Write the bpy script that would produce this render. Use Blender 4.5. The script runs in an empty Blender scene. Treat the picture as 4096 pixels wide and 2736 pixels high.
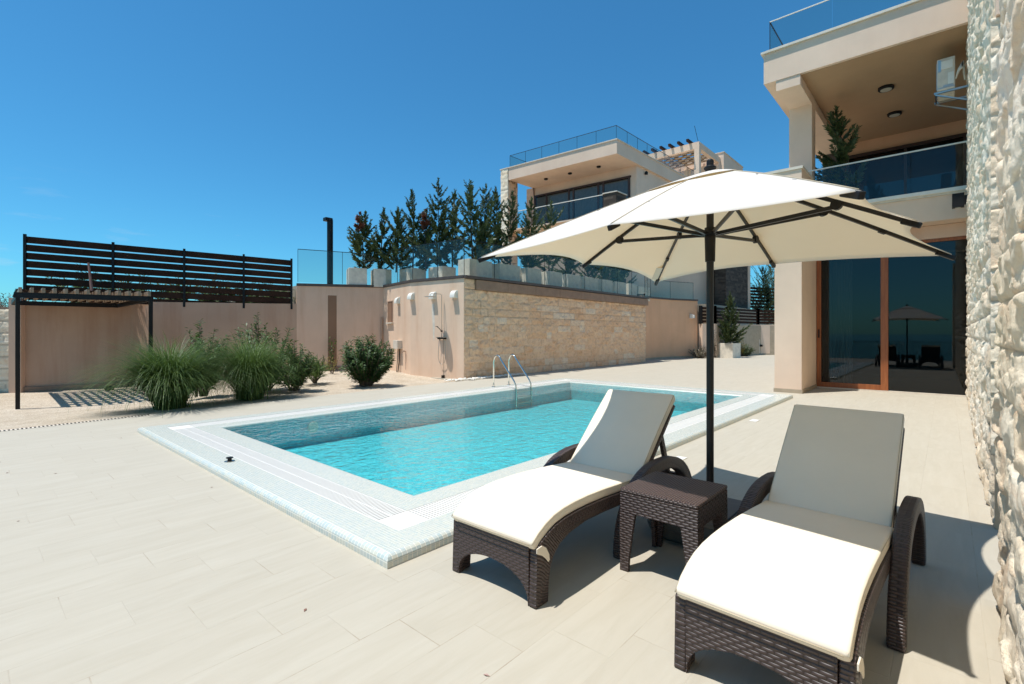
import bpy, math, random
import numpy as np
from mathutils import Vector, Matrix
R = math.radians
rnd = random.Random(7)

# ------------------------------------------------------------------ camera
sc = bpy.context.scene
cam_d = bpy.data.cameras.new('camera'); cam = bpy.data.objects.new('camera', cam_d)
sc.collection.objects.link(cam); sc.camera = cam
YAW = 0.724; H = 1.55
cam.location = (0, 0, H); cam.rotation_euler = (R(90), 0, YAW - R(90))
cam_d.sensor_width = 36; cam_d.lens = 17.29; cam_d.shift_y = -0.00857
cam_d.clip_start = 0.05; cam_d.clip_end = 20000

# ------------------------------------------------------------------ sky and sun
SUN = Vector((0.285, -0.165, -1.0)).normalized()      # the way the light travels
elev = math.asin(-SUN.z); az = math.atan2(-SUN.x, -SUN.y)
w = bpy.data.worlds.new('World'); sc.world = w; w.use_nodes = True
nt = w.node_tree; nt.nodes.clear()
sky = nt.nodes.new('ShaderNodeTexSky'); sky.sky_type = 'NISHITA'; sky.sun_disc = False
sky.sun_elevation = elev; sky.sun_rotation = az
sky.air_density = 1.0; sky.dust_density = 0.35; sky.ozone_density = 2.0; sky.altitude = 10
hs = nt.nodes.new('ShaderNodeMix'); hs.data_type = 'RGBA'; hs.blend_type = 'MULTIPLY'; hs.inputs[0].default_value = 1.0; hs.inputs[7].default_value = (0.33, 0.92, 1.16, 1)
bg = nt.nodes.new('ShaderNodeBackground'); bg.inputs['Strength'].default_value = 0.115
wo = nt.nodes.new('ShaderNodeOutputWorld')
nt.links.new(sky.outputs[0], hs.inputs[6])
# thin wisps of cloud low in the sky
tc = nt.nodes.new('ShaderNodeTexCoord'); sx = nt.nodes.new('ShaderNodeSeparateXYZ'); nt.links.new(tc.outputs['Generated'], sx.inputs[0])
mp = nt.nodes.new('ShaderNodeMapping'); mp.inputs['Scale'].default_value = (5, 5, 26); nt.links.new(tc.outputs['Generated'], mp.inputs[0])
cn = nt.nodes.new('ShaderNodeTexNoise'); cn.inputs['Scale'].default_value = 1.3; cn.inputs['Detail'].default_value = 8; cn.inputs['Roughness'].default_value = 0.62; nt.links.new(mp.outputs[0], cn.inputs['Vector'])
cr = nt.nodes.new('ShaderNodeValToRGB'); cr.color_ramp.elements[0].position = 0.60; cr.color_ramp.elements[1].position = 0.80; nt.links.new(cn.outputs[0], cr.inputs[0])
hr = nt.nodes.new('ShaderNodeValToRGB'); e_ = hr.color_ramp.elements; e_[0].position = 0.0; e_[0].color = (1, 1, 1, 1); e_[1].position = 0.26; e_[1].color = (0, 0, 0, 1); nt.links.new(sx.outputs[2], hr.inputs[0])
mm = nt.nodes.new('ShaderNodeMath'); mm.operation = 'MULTIPLY'; nt.links.new(cr.outputs[0], mm.inputs[0]); nt.links.new(hr.outputs[0], mm.inputs[1])
m2 = nt.nodes.new('ShaderNodeMath'); m2.operation = 'MULTIPLY'; m2.inputs[1].default_value = 0.55; nt.links.new(mm.outputs[0], m2.inputs[0])
cm = nt.nodes.new('ShaderNodeMix'); cm.data_type = 'RGBA'; cm.inputs[7].default_value = (5.5, 6.0, 6.6, 1); nt.links.new(m2.outputs[0], cm.inputs[0]); nt.links.new(hs.outputs[2], cm.inputs[6])
nt.links.new(cm.outputs[2], bg.inputs[0]); nt.links.new(bg.outputs[0], wo.inputs[0])
sl = bpy.data.lights.new('sun', 'SUN'); sl.energy = 4.7; sl.angle = R(0.53); sl.color = (1.0, 0.98, 0.945)
so = bpy.data.objects.new('sun', sl); sc.collection.objects.link(so); so.location = (-10, 6, 30)
so.rotation_euler = SUN.to_track_quat('-Z', 'Y').to_euler()
sc.view_settings.view_transform = 'Standard'; sc.view_settings.look = 'None'
sc.view_settings.exposure = 0.15; sc.view_settings.gamma = 1
sc.cycles.max_bounces = 8; sc.cycles.transparent_max_bounces = 16

# ------------------------------------------------------------------ materials
def wb(c): return (c[0], c[1] * .945, c[2] * .85)
def mat(name):
    m = bpy.data.materials.new(name); m.use_nodes = True
    return m, m.node_tree, m.node_tree.nodes['Principled BSDF']
def N(t, typ, **kw):
    n = t.nodes.new(typ)
    for k, v in kw.items():
        if k in n.inputs: n.inputs[k].default_value = v
        else: setattr(n, k, v)
    return n
def L(t, a, b): t.links.new(a, b)
def ramp(t, stops, interp='LINEAR'):
    n = t.nodes.new('ShaderNodeValToRGB'); n.color_ramp.interpolation = interp
    e = n.color_ramp.elements
    while len(e) > 1: e.remove(e[-1])
    e[0].position = stops[0][0]; e[0].color = tuple(stops[0][1]) + (1,)
    for p, c in stops[1:]:
        x = e.new(p); x.color = tuple(c) + (1,)
    return n
def math_(t, op, a, b=None, c=None):
    n = t.nodes.new('ShaderNodeMath'); n.operation = op
    for i, v in enumerate((a, b, c)):
        if v is None: continue
        if isinstance(v, (int, float)): n.inputs[i].default_value = v
        else: L(t, v, n.inputs[i])
    return n.outputs[0]
def mixc(t, fac, a, b, mode='MIX'):
    n = t.nodes.new('ShaderNodeMix'); n.data_type = 'RGBA'; n.blend_type = mode
    for s, v in ((n.inputs[0], fac), (n.inputs[6], a), (n.inputs[7], b)):
        if isinstance(v, (int, float)): s.default_value = v
        elif isinstance(v, tuple): s.default_value = tuple(v) + ((1,) if len(v) == 3 else ())
        else: L(t, v, s)
    return n.outputs[2]
def bump(t, h, strength, dist, b=None):
    n = t.nodes.new('ShaderNodeBump'); n.inputs['Strength'].default_value = strength; n.inputs['Distance'].default_value = dist
    L(t, h, n.inputs['Height'])
    if b is not None: L(t, b, n.inputs['Normal'])
    return n.outputs[0]
def coords(t, kind='Object'):
    return N(t, 'ShaderNodeTexCoord').outputs[kind]
def geo(t): return N(t, 'ShaderNodeNewGeometry').outputs['Position']
def noise(t, v, scale, detail=3, rough=0.55, dist=0.0):
    n = N(t, 'ShaderNodeTexNoise', Scale=scale, Detail=detail, Roughness=rough, Distortion=dist); L(t, v, n.inputs['Vector'])
    return n.outputs[0]
def scaled(t, v, s):
    n = N(t, 'ShaderNodeMapping'); n.inputs['Scale'].default_value = s; L(t, v, n.inputs['Vector']); return n.outputs[0]

def plain(name, col, rough=0.6, metal=0.0, var=0.0, vs=8, bmp=0.0, bs=60, bd=0.002, spec=None):
    col = wb(col); m, t, p = mat(name); p.inputs['Roughness'].default_value = rough; p.inputs['Metallic'].default_value = metal
    if spec is not None: p.inputs['Specular IOR Level'].default_value = spec
    v = coords(t)
    if var:
        n = noise(t, v, vs, 5); a = tuple(c * (1 - var) for c in col); b = tuple(min(1, c * (1 + var)) for c in col)
        r = ramp(t, [(0.3, a), (0.7, b)]); L(t, n, r.inputs[0]); L(t, r.outputs[0], p.inputs['Base Color'])
    else: p.inputs['Base Color'].default_value = tuple(col) + (1,)
    if bmp: L(t, bump(t, noise(t, v, bs, 4), bmp, bd), p.inputs['Normal'])
    return m

def plaster(name, col, streak=0.12, warm=(0.62, 0.42, 0.3)):
    col = wb(col); m, t, p = mat(name); p.inputs['Roughness'].default_value = 0.9; p.inputs['Specular IOR Level'].default_value = 0.2
    g = geo(t)
    n1 = noise(t, g, 0.55, 6, 0.6); n2 = noise(t, scaled(t, g, (1.7, 1.7, 0.16)), 1.0, 7, 0.7)
    base = ramp(t, [(0.3, tuple(c * 0.88 for c in col)), (0.7, tuple(c * 1.05 for c in col))]); L(t, n1, base.inputs[0])
    sr = ramp(t, [(0.47, (0, 0, 0)), (0.75, (1, 1, 1))]); L(t, n2, sr.inputs[0])
    f = math_(t, 'MULTIPLY', sr.outputs[0], streak * 2.0)
    c = mixc(t, f, base.outputs[0], tuple(a * b for a, b in zip(col, warm)))
    L(t, c, p.inputs['Base Color'])
    L(t, bump(t, noise(t, g, 70, 3, 0.7), 0.45, 0.006), p.inputs['Normal'])
    return m

def deck_material():
    m, t, p = mat('deck_tile')
    g = geo(t); s = N(t, 'ShaderNodeSeparateXYZ'); L(t, g, s.inputs[0])
    W_, L_ = 0.338, 0.715
    v = math_(t, 'DIVIDE', math_(t, 'ADD', s.outputs[1], 0.145), W_); row = math_(t, 'FLOOR', v)
    u = math_(t, 'ADD', math_(t, 'DIVIDE', math_(t, 'ADD', s.outputs[0], -0.16), L_), math_(t, 'MULTIPLY', row, 0.3333))
    fu = math_(t, 'FRACT', u); fv = math_(t, 'FRACT', v)
    du = math_(t, 'MULTIPLY', math_(t, 'MINIMUM', fu, math_(t, 'SUBTRACT', 1.0, fu)), L_)
    dv = math_(t, 'MULTIPLY', math_(t, 'MINIMUM', fv, math_(t, 'SUBTRACT', 1.0, fv)), W_)
    d = math_(t, 'MINIMUM', du, dv)
    joint = math_(t, 'LESS_THAN', d, 0.0027)
    idv = N(t, 'ShaderNodeCombineXYZ'); L(t, math_(t, 'FLOOR', u), idv.inputs[0]); L(t, row, idv.inputs[1])
    wn = N(t, 'ShaderNodeTexWhiteNoise', noise_dimensions='3D'); L(t, idv.outputs[0], wn.inputs[0])
    off = N(t, 'ShaderNodeVectorMath', operation='MULTIPLY_ADD'); L(t, wn.outputs[1], off.inputs[0]); off.inputs[1].default_value = (30, 30, 30); L(t, g, off.inputs[2])
    grain = noise(t, scaled(t, off.outputs[0], (1.6, 11, 1)), 1.0, 7, 0.65, 0.6)
    spk = noise(t, g, 160, 3, 0.7)
    gr = ramp(t, [(0.28, (0.437, 0.387, 0.299)), (0.5, (0.466, 0.417, 0.328)), (0.72, (0.492, 0.446, 0.358))]); L(t, grain, gr.inputs[0])
    c = mixc(t, 0.03, gr.outputs[0], wn.outputs[0], 'SOFT_LIGHT')
    c = mixc(t, math_(t, 'MULTIPLY', spk, 0.30), c, (0.40, 0.35, 0.28))
    dirt = noise(t, g, 0.7, 5, 0.7); dr = ramp(t, [(0.5, (0, 0, 0)), (0.8, (1, 1, 1))]); L(t, dirt, dr.inputs[0])
    c = mixc(t, math_(t, 'MULTIPLY', dr.outputs[0], 0.18), c, (0.48, 0.42, 0.32))
    # joints are clean in some places and brownish in others
    jn = noise(t, g, 2.1, 4, 0.7); jr = ramp(t, [(0.50, (0.44, 0.39, 0.305)), (0.76, (0.30, 0.225, 0.155))]); L(t, jn, jr.inputs[0])
    c = mixc(t, joint, c, jr.outputs[0])
    L(t, c, p.inputs['Base Color']); p.inputs['Roughness'].default_value = 0.72; p.inputs['Specular IOR Level'].default_value = 0.3
    hgt = math_(t, 'MINIMUM', math_(t, 'MULTIPLY', d, 120), 0.5)
    b = bump(t, hgt, 0.5, 0.003)
    L(t, bump(t, noise(t, g, 220, 4, 0.7), 0.30, 0.003, b), p.inputs['Normal'])
    return m

def mosaic(name, cols, grout, size=0.026, rough=0.25, caustics=0.0):
    if not caustics: cols = [wb(c) for c in cols]; grout = wb(grout)
    m, t, p = mat(name)
    uv = coords(t, 'UV'); s = N(t, 'ShaderNodeSeparateXYZ'); L(t, uv, s.inputs[0])
    u = math_(t, 'DIVIDE', s.outputs[0], size); v = math_(t, 'DIVIDE', s.outputs[1], size)
    fu = math_(t, 'FRACT', u); fv = math_(t, 'FRACT', v)
    d = math_(t, 'MINIMUM', math_(t, 'MINIMUM', fu, math_(t, 'SUBTRACT', 1.0, fu)), math_(t, 'MINIMUM', fv, math_(t, 'SUBTRACT', 1.0, fv)))
    joint = math_(t, 'LESS_THAN', d, 0.055)
    cid = N(t, 'ShaderNodeCombineXYZ'); L(t, math_(t, 'FLOOR', u), cid.inputs[0]); L(t, math_(t, 'FLOOR', v), cid.inputs[1])
    wn = N(t, 'ShaderNodeTexWhiteNoise', noise_dimensions='3D'); L(t, cid.outputs[0], wn.inputs[0])
    r = ramp(t, [(i / max(1, len(cols)), c) for i, c in enumerate(cols)], 'CONSTANT'); L(t, wn.outputs[0], r.inputs[0])
    col = r.outputs[0]
    if caustics:  # caustic light ripples painted into the tile colour
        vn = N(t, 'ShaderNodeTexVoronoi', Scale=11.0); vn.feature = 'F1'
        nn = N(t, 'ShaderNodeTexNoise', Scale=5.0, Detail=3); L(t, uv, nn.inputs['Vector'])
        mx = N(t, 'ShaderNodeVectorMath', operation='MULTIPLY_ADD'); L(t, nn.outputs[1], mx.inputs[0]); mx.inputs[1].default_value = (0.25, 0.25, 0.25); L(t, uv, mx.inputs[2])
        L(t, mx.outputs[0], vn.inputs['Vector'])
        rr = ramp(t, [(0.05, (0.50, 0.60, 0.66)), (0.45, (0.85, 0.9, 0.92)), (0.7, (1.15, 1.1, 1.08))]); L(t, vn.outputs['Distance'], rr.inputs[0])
        col = mixc(t, caustics, col, rr.outputs[0], 'MULTIPLY')
    L(t, mixc(t, joint, col, grout), p.inputs['Base Color'])
    rg = math_(t, 'MULTIPLY_ADD', joint, 0.5, rough); L(t, rg, p.inputs['Roughness'])
    L(t, bump(t, math_(t, 'MINIMUM', math_(t, 'MULTIPLY', d, 6), 1.0), 0.4, 0.0015), p.inputs['Normal'])
    return m

def wicker(name, col, u_len=0.052, v_len=0.0165, holes=False, swap=False):
    m, t, p = mat(name)
    uv = coords(t, 'UV'); s = N(t, 'ShaderNodeSeparateXYZ'); L(t, uv, s.inputs[0])
    v = math_(t, 'DIVIDE', s.outputs[0 if swap else 1], v_len)
    if holes: u_len = 0.030
    row = math_(t, 'FLOOR', v)
    u = math_(t, 'ADD', math_(t, 'DIVIDE', s.outputs[1 if swap else 0], u_len), math_(t, 'MULTIPLY', row, 0.5))
    fu = math_(t, 'FRACT', u); fv = math_(t, 'FRACT', v)
    # each strand bulges out across the middle of its cell and dives under at the ends
    a = math_(t, 'SINE', math_(t, 'MULTIPLY', fu, math.pi)); b = math_(t, 'SINE', math_(t, 'MULTIPLY', fv, math.pi))
    hgt = math_(t, 'MULTIPLY', math_(t, 'POWER', a, 0.6), math_(t, 'POWER', b, 0.7))
    n = noise(t, uv, 30, 3)
    hh = math_(t, 'ADD', hgt, math_(t, 'MULTIPLY', n, 0.15))
    dk = ramp(t, [(0.0, tuple(c * 0.35 for c in col)), (0.35, tuple(c * 0.8 for c in col)), (0.8, col), (1.0, tuple(c * 1.2 for c in col))]); L(t, hgt, dk.inputs[0])
    L(t, dk.outputs[0], p.inputs['Base Color']); p.inputs['Roughness'].default_value = 0.42
    L(t, bump(t, hh, 0.9, 0.007), p.inputs['Normal'])
    return m

def stone(name, cols, joint=(0.30, 0.24, 0.18), stains=0.3, bmp=0.7, var=1.0):
    """block colours come from a per-block random colour attribute; veins and grain are procedural"""
    cols = [wb(c) for c in cols]; m, t, p = mat(name); g = geo(t)
    at = N(t, 'ShaderNodeVertexColor', layer_name='block'); sp = N(t, 'ShaderNodeSeparateColor'); L(t, at.outputs[0], sp.inputs[0])
    k = len(cols)
    r = ramp(t, [((i + 0.5) / k, c) for i, c in enumerate(cols)]); L(t, sp.outputs[0], r.inputs[0])
    n = noise(t, g, 5.5, 8, 0.68, 1.2)
    r2 = ramp(t, [(0.25, (0.62, 0.56, 0.50)), (0.5, (1, 1, 1)), (0.8, (1.12, 1.08, 1.0))]); L(t, n, r2.inputs[0])
    c = mixc(t, 0.75 * var, r.outputs[0], r2.outputs[0], 'MULTIPLY')
    n3 = noise(t, scaled(t, g, (1, 1, 1.8)), 2.3, 6, 0.7, 0.8); r3 = ramp(t, [(0.52, (0, 0, 0)), (0.68, (1, 1, 1))]); L(t, n3, r3.inputs[0])
    c = mixc(t, math_(t, 'MULTIPLY', r3.outputs[0], stains), c, tuple(a * b for a, b in zip(cols[0], (0.85, 0.58, 0.38))))
    c = mixc(t, sp.outputs[1], c, joint)
    L(t, c, p.inputs['Base Color']); p.inputs['Roughness'].default_value = 0.85; p.inputs['Specular IOR Level'].default_value = 0.25
    b = bump(t, noise(t, g, 22, 8, 0.72), bmp, 0.02)
    L(t, b, p.inputs['Normal'])
    return m

def glass(name, tint=(0.80, 0.90, 0.90), rough=0.0, refl=1.0):
    m, t, p = mat(name); t.nodes.remove(p); out = t.nodes['Material Output']
    lw_ = N(t, 'ShaderNodeLayerWeight', Blend=0.5); fz = math_(t, 'MULTIPLY_ADD', math_(t, 'POWER', lw_.outputs['Facing'], 5.0), 0.93, 0.045)
    tr = N(t, 'ShaderNodeBsdfTransparent'); tr.inputs[0].default_value = tuple(tint) + (1,)
    gl = N(t, 'ShaderNodeBsdfGlossy', Roughness=rough); gl.inputs[0].default_value = (0.95, 0.98, 1, 1)
    mx = N(t, 'ShaderNodeMixShader'); L(t, math_(t, 'MINIMUM', math_(t, 'MULTIPLY', fz, refl), 1.0), mx.inputs[0]); L(t, tr.outputs[0], mx.inputs[1]); L(t, gl.outputs[0], mx.inputs[2])
    L(t, mx.outputs[0], out.inputs[0]); return m

def water_material():
    m, t, p = mat('pool_water'); t.nodes.remove(p); out = t.nodes['Material Output']
    g = geo(t)
    n1 = noise(t, scaled(t, g, (1, 1.25, 1)), 5.5, 3, 0.55, 0.5); n2 = noise(t, g, 17.0, 3, 0.6)
    h_ = math_(t, 'ADD', n1, math_(t, 'MULTIPLY', n2, 0.30)); nm = bump(t, h_, 0.55, 0.06)
    fr = N(t, 'ShaderNodeFresnel', IOR=1.33); L(t, nm, fr.inputs['Normal'])
    tr = N(t, 'ShaderNodeBsdfTransparent'); tr.inputs[0].default_value = (0.74, 0.97, 0.98, 1)
    gl = N(t, 'ShaderNodeBsdfGlossy', Roughness=0.02); L(t, nm, gl.inputs['Normal'])
    mx = N(t, 'ShaderNodeMixShader'); L(t, fr.outputs[0], mx.inputs[0]); L(t, tr.outputs[0], mx.inputs[1]); L(t, gl.outputs[0], mx.inputs[2])
    L(t, mx.outputs[0], out.inputs[0]); return m

def leafmat(name, c1, c2, trans=0.25, rough=0.5):
    m, t, p = mat(name); out = t.nodes['Material Output']; g = geo(t)
    oi = N(t, 'ShaderNodeObjectInfo')
    n = noise(t, g, 6.0, 4); n2 = noise(t, g, 45.0, 2)
    f = math_(t, 'ADD', math_(t, 'MULTIPLY', n, 0.5), math_(t, 'ADD', math_(t, 'MULTIPLY', n2, 0.45), math_(t, 'MULTIPLY', oi.outputs['Random'], 0.08)))
    r = ramp(t, [(0.35, c1), (0.68, c2)]); L(t, f, r.inputs[0])
    L(t, r.outputs[0], p.inputs['Base Color']); p.inputs['Roughness'].default_value = rough
    tl = N(t, 'ShaderNodeBsdfTranslucent'); L(t, r.outputs[0], tl.inputs[0])
    mx = N(t, 'ShaderNodeMixShader'); mx.inputs[0].default_value = trans
    L(t, p.outputs[0], mx.inputs[1]); L(t, tl.outputs[0], mx.inputs[2]); L(t, mx.outputs[0], out.inputs[0])
    return m

def canvas_material(name, col, trans):
    m, t, p = mat(name); out = t.nodes['Material Output']; g = geo(t)
    n = noise(t, g, 1.6, 5, 0.6); r = ramp(t, [(0.3, tuple(c * 0.95 for c in col)), (0.7, col)]); L(t, n, r.inputs[0])
    L(t, r.outputs[0], p.inputs['Base Color']); p.inputs['Roughness'].default_value = 0.9
    nb = bump(t, noise(t, g, 3.0, 3, 0.5, 1.5), 0.15, 0.03); L(t, nb, p.inputs['Normal'])
    tl = N(t, 'ShaderNodeBsdfTranslucent'); tl.inputs[0].default_value = (0.88, 0.72, 0.47, 1)
    mx = N(t, 'ShaderNodeMixShader'); mx.inputs[0].default_value = trans
    L(t, p.outputs[0], mx.inputs[1]); L(t, tl.outputs[0], mx.inputs[2]); L(t, mx.outputs[0], out.inputs[0])
    return m

M = {}
M['deck'] = deck_material()
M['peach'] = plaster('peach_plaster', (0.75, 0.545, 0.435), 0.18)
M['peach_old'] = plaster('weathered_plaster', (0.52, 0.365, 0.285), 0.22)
M['shower_plaster'] = plaster('sunlit_weathered_plaster', (0.82, 0.62, 0.49), 0.26, (0.74, 0.58, 0.46))  # lighter copy of the terrace plaster, sunlight put into the colour
M['ochre'] = plaster('ochre_plaster', (0.80, 0.50, 0.33), 0.08)
M['cream'] = plaster('cream_plaster', (0.80, 0.63, 0.52), 0.05)
M['soffit'] = plaster('soffit_shade_tone', (0.45, 0.30, 0.19), 0.03)  # house plaster darkened: eaves shade and warm sun bounce put into the colour
M['recess'] = plaster('recess_plaster', (0.29, 0.175, 0.12), 0.12)
M['white'] = plain('white_paint', (0.78, 0.77, 0.74), 0.5, var=0.04)
M['trim'] = plain('stone_trim', (0.66, 0.61, 0.55), 0.7, var=0.10, vs=6)
M['plinth'] = plain('plinth_tile', (0.42, 0.35, 0.27), 0.6, var=0.12, vs=5)
M['coping_tan'] = plain('tan_wall_coping', (0.30, 0.205, 0.15), 0.7, var=0.15, vs=4)
M['coping_dark'] = plain('dark_metal_coping', (0.085, 0.065, 0.058), 0.5, var=0.2)
M['mosaic'] = mosaic('pale_mosaic', [(0.53, 0.57, 0.55), (0.50, 0.55, 0.54), (0.56, 0.59, 0.55), (0.48, 0.55, 0.55), (0.54, 0.58, 0.57)], (0.64, 0.66, 0.65))
M['mosaic_edge'] = mosaic('blue_mosaic', [(0.52, 0.58, 0.59), (0.46, 0.55, 0.57), (0.57, 0.60, 0.57), (0.50, 0.57, 0.59), (0.58, 0.60, 0.55)], (0.76, 0.75, 0.70), 0.040)
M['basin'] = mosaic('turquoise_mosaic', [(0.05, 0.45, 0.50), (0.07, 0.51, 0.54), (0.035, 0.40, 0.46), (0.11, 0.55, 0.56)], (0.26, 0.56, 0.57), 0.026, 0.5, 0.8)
M['water'] = water_material()
M['grate'] = plain('white_grate_plastic', (0.80, 0.80, 0.80), 0.4)
M['lime'] = plain('limescale', (0.72, 0.66, 0.60), 0.9, var=0.1)
M['gutter'] = plain('gutter_lining', (0.07, 0.075, 0.075), 0.8)
M['dark'] = plain('black_metal', (0.010, 0.010, 0.011), 0.45, var=0.2, spec=0.25)
M['brownmetal'] = plain('dark_brown_slat', (0.038, 0.018, 0.011), 0.6, var=0.3, vs=3, spec=0.12)
M['umbmetal'] = plain('charcoal_metal', (0.014, 0.014, 0.015), 0.38, var=0.1, spec=0.35)
M['plastic'] = plain('dark_plastic', (0.085, 0.085, 0.082), 0.5, var=0.15)
M['chrome'] = plain('polished_steel', (0.75, 0.74, 0.72), 0.12, 1.0)
M['steel'] = plain('satin_steel', (0.5, 0.5, 0.5), 0.3, 1.0)
M['wicker'] = wicker('brown_wicker', (0.062, 0.038, 0.032))
M['wicker_top'] = wicker('brown_wicker_top', (0.085, 0.052, 0.042), holes=True, v_len=0.0165)
M['wicker_rib'] = wicker('brown_wicker_ribs', (0.055, 0.033, 0.028), 0.05, 0.013, swap=True)
M['wicker_arm'] = wicker('brown_wicker_wrapped', (0.060, 0.037, 0.031), 0.11, 0.014)
M['cushion'] = plain('cream_cushion_fabric', (0.79, 0.73, 0.645), 0.9, var=0.025, vs=3, bmp=0.22, bs=5, bd=0.02, spec=0.15)
M['piping'] = plain('cushion_piping', (0.52, 0.46, 0.36), 0.9)
M['canvas'] = canvas_material('canopy_fabric', (0.90, 0.89, 0.86), 0.40)
M['sail'] = plain('label_paper', (0.7, 0.68, 0.62), 0.8)
M['wood'] = None
def wood(name, c1, c2, sc_=(1, 1, 14)):
    m, t, p = mat(name); g = geo(t)
    n = noise(t, scaled(t, g, sc_), 2.2, 6, 0.65, 0.8); r = ramp(t, [(0.3, c1), (0.7, c2)]); L(t, n, r.inputs[0])
    L(t, r.outputs[0], p.inputs['Base Color']); p.inputs['Roughness'].default_value = 0.42
    L(t, bump(t, n, 0.2, 0.003), p.inputs['Normal']); return m
M['wood'] = wood('varnished_door_wood', (0.24, 0.065, 0.016), (0.38, 0.12, 0.032), (9, 9, 0.8))
M['darkwood'] = wood('dark_window_wood', (0.035, 0.015, 0.009), (0.06, 0.025, 0.014), (9, 9, 0.8))
M['rafter'] = wood('weathered_rafter', (0.24, 0.165, 0.10), (0.36, 0.26, 0.17), (8, 1, 8))
M['sawn'] = wood('raw_stick_wood', (0.20, 0.09, 0.06), (0.30, 0.15, 0.10), (8, 8, 1))
M['slate'] = stone('grey_split_stone', [(0.060, 0.048, 0.042), (0.085, 0.070, 0.060), (0.11, 0.09, 0.078)], (0.03, 0.025, 0.022), 0.1)
M['whitestone'] = stone('white_split_stone', [(0.86, 0.72, 0.56), (0.92, 0.83, 0.70), (0.90, 0.79, 0.64), (0.93, 0.86, 0.75)], (0.40, 0.33, 0.25), 0.45, 0.9, 0.40)
M['tanstone'] = stone('tan_split_stone', [(0.78, 0.56, 0.39), (0.82, 0.62, 0.46), (0.84, 0.65, 0.49), (0.78, 0.58, 0.42), (0.83, 0.64, 0.48), (0.80, 0.57, 0.40), (0.82, 0.63, 0.47), (0.82, 0.72, 0.61)], (0.42, 0.29, 0.20), 0.42, 1.0, 1.1)
M['gravel'] = None
def gravel():
    m, t, p = mat('garden_gravel'); g = geo(t)
    vo = N(t, 'ShaderNodeTexVoronoi', Scale=55.0); L(t, g, vo.inputs['Vector'])
    sp = N(t, 'ShaderNodeSeparateColor'); L(t, vo.outputs['Color'], sp.inputs[0])
    r = ramp(t, [(0.0, (0.50, 0.39, 0.28)), (0.5, (0.66, 0.54, 0.40)), (1.0, (0.80, 0.70, 0.56))]); L(t, sp.outputs[0], r.inputs[0])
    n = noise(t, g, 1.3, 5, 0.6); r2 = ramp(t, [(0.3, (0.78, 0.74, 0.68)), (0.7, (1, 1, 1))]); L(t, n, r2.inputs[0])
    L(t, mixc(t, 1.0, r.outputs[0], r2.outputs[0], 'MULTIPLY'), p.inputs['Base Color']); p.inputs['Roughness'].default_value = 0.9
    L(t, bump(t, vo.outputs['Distance'], 1.0, 0.02), p.inputs['Normal']); m.node_tree.nodes['Bump'].invert = True
    return m
M['gravel'] = gravel()
M['pebble'] = plain('white_pebble', (0.80, 0.78, 0.75), 0.7, var=0.08)
M['concrete'] = plain('planter_concrete', (0.76, 0.72, 0.65), 0.85, var=0.14, vs=5, bmp=0.5, bs=35, bd=0.01)
M['earth'] = plain('dry_land', (0.22, 0.18, 0.12), 0.95, var=0.3, vs=0.4)
M['sea'] = plain('sea_water', (0.010, 0.045, 0.075), 0.15, bmp=0.5, bs=0.6, bd=0.3)
M['railglass'] = glass('railing_glass', (0.90, 0.91, 0.89), 0.0, 0.42)
M['doorglass'] = glass('tinted_door_glass', (0.34, 0.38, 0.40), 0.0, 0.75)
M['curtain'] = plain('grey_curtain', (0.75, 0.76, 0.76), 0.9, var=0.1)
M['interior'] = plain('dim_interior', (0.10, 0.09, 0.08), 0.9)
M['lens'] = plain('lamp_lens', (0.55, 0.52, 0.46), 0.3)
M['conifer'] = leafmat('cypress_foliage', (0.020, 0.042, 0.014), (0.115, 0.150, 0.045), 0.15)
M['conifer_rust'] = leafmat('browned_foliage', (0.14, 0.05, 0.03), (0.26, 0.09, 0.05), 0.12)
M['oleander'] = leafmat('oleander_leaf', (0.022, 0.055, 0.014), (0.11, 0.19, 0.035), 0.22, 0.55)
M['grass'] = leafmat('ornamental_grass', (0.022, 0.060, 0.010), (0.20, 0.29, 0.07), 0.35, 0.5)
M['yellowleaf'] = leafmat('yellow_leaf', (0.16, 0.16, 0.03), (0.40, 0.32, 0.06), 0.3)
M['lavender'] = leafmat('dry_shrub', (0.07, 0.075, 0.035), (0.20, 0.15, 0.10), 0.2)
M['bark'] = plain('trunk_bark', (0.10, 0.075, 0.055), 0.9, var=0.3, vs=12)
M['cloud'] = None

# ------------------------------------------------------------------ mesh helpers
C = sc.collection
ORG = {}
def top(name, label, cat, loc=(0, 0, 0), group=None, rotz=0):
    o = bpy.data.objects.new(name, None); C.objects.link(o); o.location = loc; o.rotation_euler = (0, 0, rotz)
    o.empty_display_size = 0.2
    o['label'] = label; o['category'] = cat
    if group: o['group'] = group
    ORG[o.name] = Vector(loc); return o
def tag(o, label, cat, group=None, kind=None):
    if label: o['label'] = label
    if cat: o['category'] = cat
    if group: o['group'] = group
    if kind: o['kind'] = kind
    return o

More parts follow.
